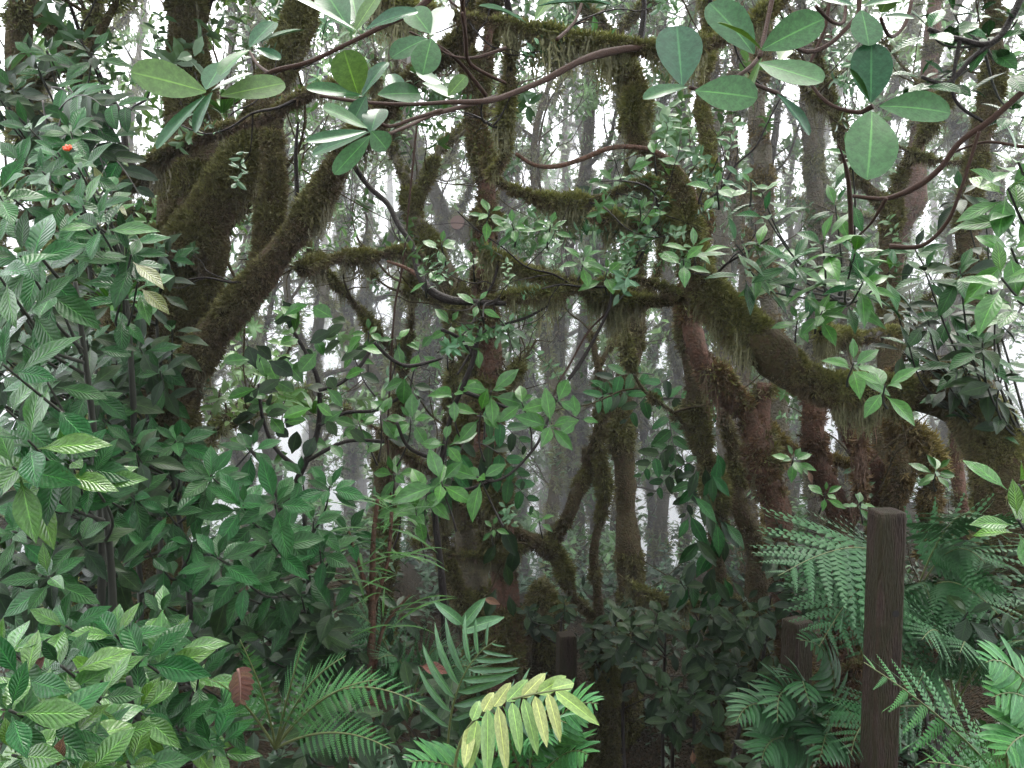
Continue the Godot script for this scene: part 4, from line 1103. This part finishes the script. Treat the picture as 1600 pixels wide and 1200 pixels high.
# sprigs of pale fresh leaves on thin twigs in the middle distance
func twig_sprays() -> void:
	var o := thing("leafy_sapling", "young tree with whorls of pointed bright leaves in the middle of the clearing", "sapling", on_ground(P(690, 1150, 3.6)))
	for s in [[690, 1150, 6, 695, 1000, 6, 690, 900, 6, 680, 800, 5, 690, 720, 5, 705, 650, 4, 725, 600, 4, 740, 560, 4, 750, 510, 3], [690, 720, 4, 640, 700, 3, 620, 660, 3], [720, 610, 4, 760, 625, 3, 800, 640, 3], [690, 760, 4, 730, 765, 3, 770, 750, 3], [740, 560, 3, 720, 530, 3, 690, 515, 3], [690, 560, 2, 640, 572, 3, 610, 560, 3, 585, 535, 3]]:
		limb(o, "stem", 3.4, 3.3, s, "dark_bark", 0.1, false, 6)
	for s in [[690, 752, 3.1, 15, 6], [748, 745, 3.1, 12, 5], [768, 610, 3.3, 13, 6], [815, 628, 3.3, 11, 4], [707, 615, 3.3, 10, 5], [642, 655, 3.4, 11, 6], [594, 648, 3.5, 10, 6], [744, 535, 3.5, 11, 5], [705, 505, 3.6, 9, 5], [667, 770, 3.2, 11, 5], [625, 785, 3.3, 11, 6], [695, 690, 3.3, 11, 5], [751, 645, 3.3, 13, 5], [618, 528, 3.7, 9, 4], [576, 518, 3.8, 8, 5], [551, 552, 3.8, 8, 4], [650, 800, 3.2, 12, 6], [615, 740, 3.5, 10, 6], [656, 545, 3.6, 9, 5], [560, 660, 3.7, 10, 6]]:
		var tip := P(s[0], s[1], s[2]) - o.position
		shoot(o, tip + Vector3(rf(-0.08, 0.08), -0.18, -0.06), tip, Vector3(rf(-0.4, 0.4), 0.7, 0.9), s[4], s[3] * 0.01, "shrub", 0.42, M.sprout + [M.young[0]], 0.003, -0.2, 0.8, "dark_stem")
	var q := thing("leafy_sapling", "spray of pointed leaves on the dark twig hanging from the arching tree", "sapling", P(862, 640, 3.2))
	for s in [[862, 662, 3.1, 13, 6], [872, 625, 3.15, 12, 3], [905, 655, 3.15, 11, 3]]:
		var tip := P(s[0], s[1], s[2]) - q.position
		shoot(q, P(865, 620, 3.2) - q.position, tip, Vector3(rf(-0.4, 0.4), 0.5, 1.0), s[4], s[3] * 0.01, "shrub", 0.42, M.sprout, 0.003, -0.1, 0.6, "dark_stem")
	# epiphyte sprigs sitting on the mossy boughs; each its own plant
	for s in [["sprig of upright leaves over the curved mossy bough, beside its broken end", 765, 330, 3.3, 10, 7], ["sprig of leaves in the crook below the curved mossy bough", 800, 350, 3.3, 10, 9], ["sprig spreading flat under the thick of the curved mossy bough", 860, 352, 3.3, 9, 9],
			["single fan of leaves above the stubby mossy bough", 1000, 325, 3.3, 9, 6], ["bright sprig standing on the twin mossy boughs", 912, 402, 3.2, 10, 8], ["tall sprig rising where the mossy boughs meet the arching limb", 948, 425, 3.3, 11, 7], ["sprig of two oval leaves near the bend of the arching limb", 1068, 405, 3.1, 11, 5],
			["sprig of drooping leaves over the bend of the arching limb", 1085, 385, 3.2, 11, 6], ["small sprig on the black hanging branch", 740, 405, 3.4, 8, 6], ["sprig where the black hanging branch bends", 665, 430, 3.3, 10, 4], ["sprig by the red hanging root and the black branch", 690, 380, 3.6, 9, 6],
			["sprig on the elbow of the black branch, above the furry trunk", 747, 470, 3.2, 9, 4], ["round-leaved bright sprig beside the furry columns", 1120, 290, 3.0, 10, 5], ["lone oval-leaved sprig before the golden furry column", 1174, 285, 3.0, 9, 4], ["pair of pointed leaves just above the red bare bough", 1022, 238, 3.3, 9, 4],
			["sprig of five ribbed leaves in front of the arching limb", 1383, 602, 2.6, 13, 5], ["pale ribbed sprig next to the five-leaved one", 1334, 568, 2.7, 12, 6], ["bright clump of rounded leaves behind the arching limb", 1285, 486, 3.1, 11, 8], ["second bright clump of rounded leaves, nearer the mossy stub", 1246, 500, 3.2, 10, 7],
			["small sprig beside the mossy crook of the climbing trunk", 770, 822, 4.4, 8, 5], ["sprig on the trunk of the Y-shaped tree", 842, 810, 4.6, 9, 5], ["tuft of narrow leaves on the reddish leaning trunk", 1240, 715, 3.9, 10, 9], ["sprig of grey-green leaves on the rusty trunk near the tall post", 1290, 770, 3.6, 9, 6], ["sprig low on the rusty trunks beside the tall post", 1345, 785, 3.6, 8, 7], ["narrow-leaved tuft on the elbow-bent trunk", 1465, 735, 3.6, 11, 9]]:
		var e := thing("leaf_sprig", s[0], "sprig", P(s[1], s[2] + 26, s[3] + 0.06))
		shoot(e, Vector3(rf(-0.02, 0.02), -0.02, -0.02), P(s[1], s[2], s[3]) - e.position, Vector3(rf(-0.4, 0.4), 0.8, 0.7), s[5] + 1, s[4] * 0.0085, "shrub", 0.4, M.sprout + [M.young[0]], 0.003, -0.1, 0.9)


func right_shrubs() -> void:
	var a := thing("long_leaved_shrub", "shrub of long drooping ribbed leaves spread before the lit furry columns", "shrub", on_ground(P(1330, 1000, 3.4)))
	shoots_px(a, [1286, 380, 2.9, 16, 1336, 396, 2.9, 16, 1348, 442, 2.9, 15, 1240, 405, 3.1, 14, 1195, 335, 3.2, 14, 1150, 382, 3.1, 13, 1170, 420, 3.2, 13, 1390, 425, 3.0, 14, 1330, 240, 3.2, 13, 1305, 320, 3.4, 12, 1190, 300, 3.4, 12], "shrub", 0.3, M.sprout + M.shrub, P(1310, 470, 3.5), 7, 0.4)
	var b := thing("long_leaved_shrub", "dark glossy shrub in the shade under the fat mossy knot", "shrub", on_ground(P(1480, 1000, 3.4)))
	shoots_px(b, [1446, 425, 3.1, 15, 1480, 470, 3.2, 14, 1500, 420, 3.0, 14, 1450, 500, 3.2, 13, 1535, 535, 3.0, 14, 1500, 560, 3.2, 13, 1400, 480, 3.3, 13, 1430, 390, 3.3, 13, 1555, 480, 3.0, 13, 1480, 600, 3.2, 12, 1565, 590, 3.0, 13, 1420, 540, 3.2, 12, 1540, 330, 3.1, 13, 1500, 300, 3.3, 12], "shrub", 0.34, M.shrub.slice(0, 3) + M.under, P(1600, 690, 3.3), 8, 0.5)
	var c := thing("long_leaved_shrub", "fresh bright-leaved branch reaching in at the edge beside the shaded shrub", "shrub", on_ground(P(1700, 1000, 2.2)))
	shoots_px(c, [1565, 435, 2.0, 13, 1580, 388, 2.1, 12, 1575, 294, 2.2, 14, 1590, 250, 2.2, 13, 1590, 330, 2.2, 13, 1590, 470, 2.1, 12], "shrub", 0.38, M.young + M.sprout, P(1720, 480, 2.2), 7, 0.6)
	var d := thing("long_leaved_shrub", "two bright leaf whorls low at the edge over the ferns", "shrub", on_ground(P(1720, 1100, 2.0)))
	shoots_px(d, [1592, 758, 1.8, 11, 1590, 812, 1.7, 11], "shrub", 0.42, M.young, P(1720, 850, 1.9), 6, 0.7)
	var e := thing("hanging_branch", "dark leafy branch hanging at the upper edge above the bare forking twig", "branch", P(1620, -60, 2.9))
	for s in [[1620, -60, 7, 1560, 60, 6, 1500, 62, 5, 1450, 45, 4], [1560, 60, 5, 1520, 90, 4, 1480, 130, 4, 1440, 120, 3], [1500, 62, 4, 1490, 150, 3, 1535, 190, 3]]:
		limb(e, "twig", 2.9, 2.9, s, "dark_bark", 0.1, false, 6)
	shoots_px(e, [1450, 45, 2.9, 13, 1545, 60, 2.9, 12, 1480, 120, 2.95, 13, 1530, 20, 3.0, 12, 1575, 100, 2.9, 12, 1440, 120, 2.9, 12, 1490, 20, 3.1, 12, 1580, 170, 3.0, 12, 1590, 30, 2.9, 12], "oval", 0.42, M.shrub.slice(0, 4), P(1540, 70, 3.0), 6, 0.5)
	var f := thing("bare_branch", "bare forking twig curving down before the sunless thicket", "branch", P(1640, 110, 2.8))
	for s in [[1640, 110, 5, 1600, 142, 5, 1545, 190, 5, 1500, 222, 5, 1470, 262, 5, 1435, 290, 5, 1385, 310, 4, 1332, 306, 3], [1530, 205, 3, 1500, 300, 3, 1478, 350, 3, 1440, 384, 3, 1390, 385, 4], [1310, 225, 1, 1322, 262, 3, 1328, 310, 4, 1330, 370, 4], [1385, 310, 3, 1360, 350, 2, 1330, 378, 2], [1600, 230, 3, 1540, 222, 2, 1490, 238, 2]]:
		limb(f, "twig", 2.8, 3.0, s, "twig", 0.12, false, 6)


func understorey() -> void:
	# leafy plants over the dark hollow and along the right bank
	var list := [["leafy plant heaped at the foot of the straight dark trunk", 985, 945, 5.2, 90], ["leafy plant beside the forked tree, around the mossy stump", 880, 975, 5.0, 90], ["dark plant tumbling down the bank behind the short post", 990, 1040, 4.9, 80], ["dark leafy mound in the middle of the hollow", 1060, 1000, 4.3, 110], ["dark plant next to the lower post", 1150, 1010, 4.2, 80], ["plant in deep shade between the two lower posts", 1080, 1090, 4.0, 90],
		["sparse plant in front of the leaf-wrapped trunk", 1110, 940, 4.2, 80], ["leafy plant between the leaning trunks and the lower post", 1210, 930, 4.0, 80], ["low plant at the bottom edge under the lower post", 1160, 1160, 3.3, 100], ["leafy plant under the bent trunk behind the tall post", 1290, 850, 3.9, 80],
		["shaded plant beneath the pinkish-brown trunk", 1500, 930, 3.9, 90], ["shaded plant against the base of the arching tree", 1560, 860, 3.3, 80], ["plant in the gloom at the edge under the arching tree", 1550, 960, 2.9, 90], ["broad-leaved plant by the thin-leaved reddish stems", 560, 980, 3.2, 90], ["dark plant under the fan of the strap fern", 680, 1120, 2.9, 100], ["plant crowding the ferns below the black-twigged sapling", 480, 1140, 2.6, 90]]
	for s in list:
		var o := thing("leafy_plant", s[0], "plant", on_ground(P(s[1], s[2] + 120, s[3])))
		var w := []
		for k in 9:
			w.append_array([s[1] + rf(-1, 1) * s[4], s[2] + rf(-0.5, 0.6) * s[4], s[3] + rf(-0.3, 0.3), rf(8, 12)])
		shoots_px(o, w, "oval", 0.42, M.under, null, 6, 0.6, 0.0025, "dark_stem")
	# drooping leaves climbing on the wrapped trunk
	var v := thing("climbing_plant", "climber of drooping pointed leaves clothing the trunk under the arching limb", "climber", P(1105, 960, 4.2))
	for k in 40:
		var p := P(1104 + rf(-30, 30), rf(700, 970), 4.1 + rf(-0.1, 0.1)) - v.position
		var z := rf(0.1, 0.17)
		leaf_at(v, "leaf", pick(L.shrub), pick(M.under + M.shrub), p, p + Vector3(rf(-0.8, 0.8), -0.8, rf(0.0, 0.5)).normalized() * z, z * 0.34, Vector3(rf(-0.5, 0.5), 0.5, 1))
	# cut-leaved climbers: broad leaves slit into strips
	for s in [["climber with broad slit leaves in the light under the red bare bough", 975, 290, 5.2, 0.34, 5], ["climber with broad slit leaves hanging beside the straight dark trunk", 1022, 600, 4.9, 0.34, 5], ["dark slit-leaved climber behind the pointed bright leaves", 730, 690, 4.4, 0.3, 6], ["dark slit-leaved climber at the upper edge by the bright gap", 100, 180, 3.3, 0.32, 9], ["slit-leaved climber low between the straight trunk and the wrapped trunk", 1064, 720, 4.9, 0.28, 4]]:
		var o := thing("slit_leaved_climber", s[0], "climber", P(s[1], s[2], s[3]))
		for k in s[5]:
			var b: Vector3 = Vector3(rf(-0.12, 0.12), rf(-0.15, 0.15), rf(-0.1, 0.1)) * s[4] * 3.0
			var dir := Vector3(rf(-0.9, 0.9), rf(-0.8, 0.1), rf(0.1, 0.6)).normalized()
			frond(o, o.position + b, o.position + b + dir * s[4] * 0.5 + Vector3(0, 0.05, 0), o.position + b + dir * s[4] - Vector3(0, 0.06, 0), 4, s[4] * 0.42, "strap", 0.46, M.under + M.shrub, Vector3(rf(-0.3, 0.3), 0.6, 1), 0.12, "dark_stem", 0.5, 0.4)


func fern_px(o: Node3D, b: Array, c: Array, t: Array, n: int, len: float, kind: String, ratio: float, mats: Array, face := Vector3(0, 0.7, 0.7), bare := 0.25, full := 0.35) -> void:
	frond(o, P(b[0], b[1], b[2]), P(c[0], c[1], c[2]), P(t[0], t[1], t[2]), n, len, kind, ratio, mats, face, bare, "fern_stalk", 0.45, full)


func ferns() -> void:
	var a := thing("tree_fern", "broad fern spreading lacy fronds behind the tall post", "fern", on_ground(P(1400, 1100, 3.0)))
	for s in [[1400, 830, 1215, 900, 0.36], [1390, 820, 1320, 960, 0.34], [1385, 860, 1280, 1010, 0.3], [1470, 840, 1520, 800, 0.3], [1480, 850, 1540, 880, 0.32], [1470, 900, 1560, 960, 0.3], [1400, 900, 1340, 1030, 0.28], [1440, 880, 1470, 1010, 0.3]]:
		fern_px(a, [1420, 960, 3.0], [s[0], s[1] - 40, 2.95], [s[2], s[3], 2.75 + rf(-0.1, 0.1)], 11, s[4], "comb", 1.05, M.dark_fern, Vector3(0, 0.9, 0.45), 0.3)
	var b := thing("fern", "pale fern frond with toothed leaflets drooping across the foot of the tall post", "fern", on_ground(P(1560, 1300, 2.0)))
	for s in [[1500, 1130, 1350, 1035, 0.14], [1560, 1130, 1600, 1060, 0.12], [1560, 1200, 1450, 1190, 0.13]]:
		fern_px(b, [1580, 1240, 2.0], [s[0], s[1], 1.95], [s[2], s[3], 1.8], 8, s[4], "comb", 1.2, M.fern, Vector3(0.1, 0.7, 0.7), 0.1, 0.2)
	var c := thing("fern", "fern with grey-green fronds leaning over the lower post", "fern", on_ground(P(1240, 1250, 2.9)))
	for s in [[1210, 1010, 1215, 1130, 0.13], [1235, 1000, 1265, 1100, 0.13], [1180, 1050, 1150, 1130, 0.12], [1290, 1050, 1340, 1130, 0.14], [1300, 1100, 1280, 1190, 0.14], [1330, 1000, 1250, 1000, 0.12], [1200, 1120, 1190, 1190, 0.13]]:
		fern_px(c, [1290, 1180, 3.0], [s[0], s[1], 2.85], [s[2], s[3], 2.7], 14, s[4], "strap", 0.24, M.dark_fern, Vector3(0, 0.8, 0.6), 0.15)
	var d := thing("fern", "fresh light green fern arching over the bottom edge between shrub and strap fern", "fern", on_ground(P(480, 1300, 2.1)))
	for s in [[520, 1020, 665, 1105, 0.066], [420, 1090, 375, 1000, 0.046], [455, 1060, 478, 990, 0.046], [500, 1070, 590, 1062, 0.06], [380, 1080, 325, 1060, 0.05], [520, 1120, 610, 1170, 0.06], [470, 1060, 540, 1025, 0.05]]:
		fern_px(d, [430, 1170, 2.2], [s[0], s[1], 2.1], [s[2], s[3], 1.95], 15, s[4], "comb", 0.95, M.fern, Vector3(-0.1, 0.7, 0.7), 0.2)
	var e := thing("strap_fern", "blue-green fern with long strap leaflets fanned beside the yellow frond", "fern", on_ground(P(720, 1300, 2.4)))
	fern_px(e, [700, 1230, 2.4], [690, 1050, 2.3], [775, 1000, 2.2], 8, 0.17, "strap", 0.13, M.strap, Vector3(0, 0.4, 1.0), 0.3, 0.2)
	fern_px(e, [730, 1250, 2.4], [800, 1080, 2.3], [885, 1130, 2.1], 8, 0.13, "strap", 0.17, M.strap, Vector3(0, 0.6, 0.9), 0.4, 0.2)
	for s in [[722, 975, 680, 940], [722, 978, 756, 935], [722, 985, 786, 963]]:
		var p := P(s[0], s[1], 2.5) - e.position
		var q := P(s[2], s[3], 2.45) - e.position
		leaf_at(e, "leaflet", L.strap[0], M.strap[1], p, q, p.distance_to(q) * 0.27, Vector3(0, 0.5, 0.9))
	var f := thing("yellow_fern_frond", "yellowing fern frond with long drooping strap leaflets before the short post", "fern", on_ground(P(720, 1350, 2.0)))
	limb(f, "stalk", 2.05, 1.9, [700, 1330, 3.2, 708, 1220, 3, 722, 1154, 2.6, 760, 1108, 2.2, 810, 1090, 1.8, 860, 1080, 1.4, 893, 1076, 1.0], "fern_stalk", 0.0, false, 6)
	for v in [[745, 1126, 732, 1208, 22], [762, 1109, 762, 1220, 22], [778, 1104, 793, 1211, 20], [800, 1098, 815, 1177, 20], [818, 1092, 843, 1179, 20], [836, 1088, 856, 1167, 19], [856, 1084, 878, 1156, 18], [868, 1080, 936, 1127, 22], [862, 1076, 906, 1064, 22], [735, 1136, 726, 1198, 20],
			[840, 1084, 888, 1054, 22], [815, 1090, 858, 1046, 20], [792, 1096, 830, 1056, 20], [772, 1104, 800, 1064, 20], [755, 1112, 775, 1076, 20], [738, 1126, 752, 1089, 18]]:
		var root := P(v[0], v[1], 1.95) - f.position
		var end := P(v[2], v[3], 1.88 if v[3] > v[1] else 1.98) - f.position
		leaf_at(f, "leaflet", pick(L.strap), pick(M.yellow), root, end, v[4] / F * 1.95, Vector3(0.1, 0.5, 0.9))
	var g := thing("fern", "small fern at the bottom edge below the yellow frond", "fern", on_ground(P(830, 1350, 2.2)))
	for s in [[860, 1080, 935, 1100, 0.1], [800, 1120, 760, 1150, 0.1], [880, 1150, 920, 1180, 0.1], [700, 1180, 640, 1190, 0.1], [840, 1100, 850, 1160, 0.1]]:
		fern_px(g, [820, 1250, 2.3], [s[0], s[1], 2.2], [s[2], s[3], 2.1], 12, s[4], "strap", 0.26, M.fern, Vector3(0, 0.8, 0.6), 0.2)
	var h := thing("fern", "soft green fern at the bottom corner beside the pale frond", "fern", on_ground(P(1640, 1300, 1.9)))
	for s in [[1580, 1010, 1540, 1035, 0.08], [1600, 1060, 1550, 1090, 0.08], [1590, 1130, 1570, 1180, 0.09]]:
		fern_px(h, [1660, 1150, 1.9], [s[0], s[1], 1.85], [s[2], s[3], 1.8], 9, s[4], "strap", 0.32, M.fern, Vector3(0, 0.7, 0.7), 0.2)
	var i := thing("fern", "dark fern in the shade of the bank behind the fresh fern", "fern", on_ground(P(640, 1150, 3.3)))
	for s in [[640, 1000, 590, 1030, 0.14], [660, 1000, 700, 1010, 0.14], [600, 950, 540, 960, 0.14], [700, 1000, 760, 1060, 0.14]]:
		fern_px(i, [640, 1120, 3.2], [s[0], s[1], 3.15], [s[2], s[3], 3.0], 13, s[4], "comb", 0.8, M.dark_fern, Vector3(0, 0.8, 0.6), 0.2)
	var k := thing("fern", "lush fern along the shaded bank beside the tall post", "fern", on_ground(P(1480, 1200, 2.8)))
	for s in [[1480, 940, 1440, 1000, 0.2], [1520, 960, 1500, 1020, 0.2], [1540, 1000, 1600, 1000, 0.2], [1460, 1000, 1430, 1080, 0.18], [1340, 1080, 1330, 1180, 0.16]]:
		fern_px(k, [1490, 1110, 2.8], [s[0], s[1], 2.7], [s[2], s[3], 2.5], 14, s[4], "comb", 0.9, M.dark_fern, Vector3(0, 0.8, 0.6), 0.2)


func small_things() -> void:
	# a thin plant with reddish stems and narrow arching leaves
	var o := thing("thin_leaved_plant", "upright plant with reddish stems and narrow arching leaves in front of the dark slender trunk", "plant", on_ground(P(580, 1250, 3.1)))
	for s in [[580, 1250, 7, 580, 1050, 7, 582, 940, 6, 583, 850, 4, 590, 780, 3], [582, 950, 4, 605, 880, 3, 612, 800, 3], [581, 940, 4, 560, 880, 3, 545, 830, 2], [584, 1050, 4, 600, 980, 3, 640, 930, 2]]:
		limb(o, "stem", 3.1, 3.1, s, "red_bark", 0.05, false, 6)
	for k in 60:
		var b: Vector3 = P([583, 608, 560, 615][k % 4] + rf(-12, 12), rf(790, 990), 3.1 + rf(-0.05, 0.05)) - o.position
		var a := rf(0, TAU)
		var z := rf(0.14, 0.24)
		leaf_at(o, "leaf", pick(L.blade), pick(M.sprout), b, b + Vector3(cos(a), rf(0.1, 0.8), sin(a) * 0.8).normalized() * z, z * 0.045, Vector3(0, 1, 0.3))
	var r := thing("hanging_root", "thin red-brown root hanging down through the clearing", "root", P(652, 190, 3.9))
	limb(r, "root", 3.9, 3.6, [652, 190, 1.8, 641, 300, 1.7, 630, 410, 1.7, 617, 480, 1.7, 611, 570, 1.6, 606, 680, 1.6, 611, 780, 1.5, 613, 850, 1.2], "twig", 0.0, false, 5)
	# the sawn log end in the mist
	var g := Geo.new()
	var l := thing("sawn_log", "round reddish sawn end of a mossy log jutting out of the mist", "log", P(745, 372, 8.0))
	tube(g, [P(715, 348, 7.6) - l.position, P(728, 362, 7.9) - l.position, P(752, 400, 8.4) - l.position, P(764, 500, 8.8) - l.position], [0.06, 0.066, 0.07, 0.08], 14, 0.06, segs[l])
	part(l, "log", g.mesh(), M.red_bark)
	var cut := CylinderMesh.new()
	cut.top_radius = 0.055
	cut.bottom_radius = 0.055
	cut.height = 0.02
	var y := (P(715, 348, 7.6) - P(728, 362, 7.9)).normalized()
	var x := y.cross(Vector3.UP).normalized()
	part(l, "cut_face", cut, M.cut_wood, Transform3D(Basis(x, y, x.cross(y)), P(715, 348, 7.6) - l.position + y * 0.006))
	moss(l, 1500.0, 0.03, 60.0, 0.14)
	var s := thing("mossy_stump", "broken pointed stump covered in moss in the middle of the hollow", "stump", on_ground(P(850, 990, 5.6), 0.1))
	var h := Geo.new()
	tube(h, [Vector3(0, -0.1, 0), P(850, 960, 5.6) - s.position, P(846, 925, 5.6) - s.position, P(845, 908, 5.6) - s.position], [0.16, 0.1, 0.055, 0.012], 12, 0.3, segs[s])
	part(s, "trunk", h.mesh(), M.mossy_bark)
	h = Geo.new()
	tube(h, [Vector3(-0.15, -0.1, 0.1), P(822, 985, 5.5) - s.position, P(870, 955, 5.6) - s.position, P(900, 960, 5.6) - s.position], [0.05, 0.05, 0.06, 0.03], 8, 0.3, segs[s])
	part(s, "root", h.mesh(), M.mossy_bark)
	moss(s, 3500.0, 0.03, 30.0, 0.08)
	# dead and fallen leaves caught in the plants
	var dead := thing("dead_frond", "withered red-brown frond hanging in the fresh fern", "frond", P(372, 1050, 2.0))
	frond(dead, P(372, 1045, 2.0), P(378, 1070, 1.98), P(374, 1102, 1.97), 7, 0.024, "strap", 0.5, M.brown, Vector3(0, 0.2, 1), 0.05, "red_stalk", 0.3, 0.3)
	for e in [["curled dead leaf with pink edges among the bottom shrub leaves", 73, 1022, 1.75, 0.05], ["dull red leaf lying on the bright bottom corner shrub", 100, 1148, 1.5, 0.055], ["small red dead leaf on the climbing trunk above the strap fern", 754, 935, 4.4, 0.09], ["orange fallen leaf in the dark hollow below the lower post", 1082, 1172, 3.2, 0.05], ["orange leaf stuck on the rusty trunk near the tall post", 1262, 735, 4.0, 0.06], ["brown dead frond tip beside the strap fern", 655, 1040, 2.6, 0.09]]:
		var p := P(e[1], e[2], e[3])
		var q := leaf_at(self, numbered("dead_leaf"), L.shrub[2], pick(M.brown), p, p + Vector3(rf(-0.6, 0.6), rf(-0.9, 0.2), 0.2).normalized() * e[4], e[4] * 0.4, Vector3(0.1, 0.6, 0.8))
		tag(q, e[0], "leaf")
	# tufts of stiff leaves growing on the trees
	for e in [["spiky tuft growing on the misty bough under the round-leaved sapling", 490, 648, 4.2, 0.24], ["spiky tuft on the mossy fork above the slanting limb", 348, 180, 3.9, 0.22], ["spiky green tuft on the arching limb's dark stump", 1155, 485, 3.7, 0.16], ["narrow spiky tuft on the lower side of the moss-draped tree", 185, 490, 3.3, 0.26]]:
		var b: Node3D = thing("spiky_tuft", e[0], "bromeliad", P(e[1], e[2], e[3]))
		for k in 18:
			var d := Vector3(cos(k * 2.4), rf(0.4, 1.6), sin(k * 2.4)).normalized()
			leaf_at(b, "leaf", pick(L.blade), pick(M.sprout), d * 0.01, d * e[4] * rf(0.6, 1.0), e[4] * 0.09, Vector3(0, 1, 0) - d * 0.4)


# the cloud that lies against the ridge: thin among the nearer trunks, thicker down the slope
func mist() -> void:
	for k in 3:
		var a: Array = [[5.5, 0.034, 5.0], [9.0, 0.034, 5.0], [13.0, 0.05, 4.5]][k]
		var f := FogVolume.new()
		f.name = numbered("mist")
		f.shape = RenderingServer.FOG_VOLUME_SHAPE_BOX
		f.size = Vector3(36, a[2] + 24.0, 30.0)
		f.position = Vector3(0, a[2] * 0.5 - 12.0, -a[0] - 15.0)
		var m := FogMaterial.new()
		m.density = a[1]
		m.albedo = Color(0.97, 0.98, 1.0)
		f.material = m
		f.set_meta("kind", "stuff")
		tag(f, ["thin white mist among the nearer trunks", "white mist among the slender trees down the slope", "dense white mist far down the slope"][k], "mist")
		add_child(f)
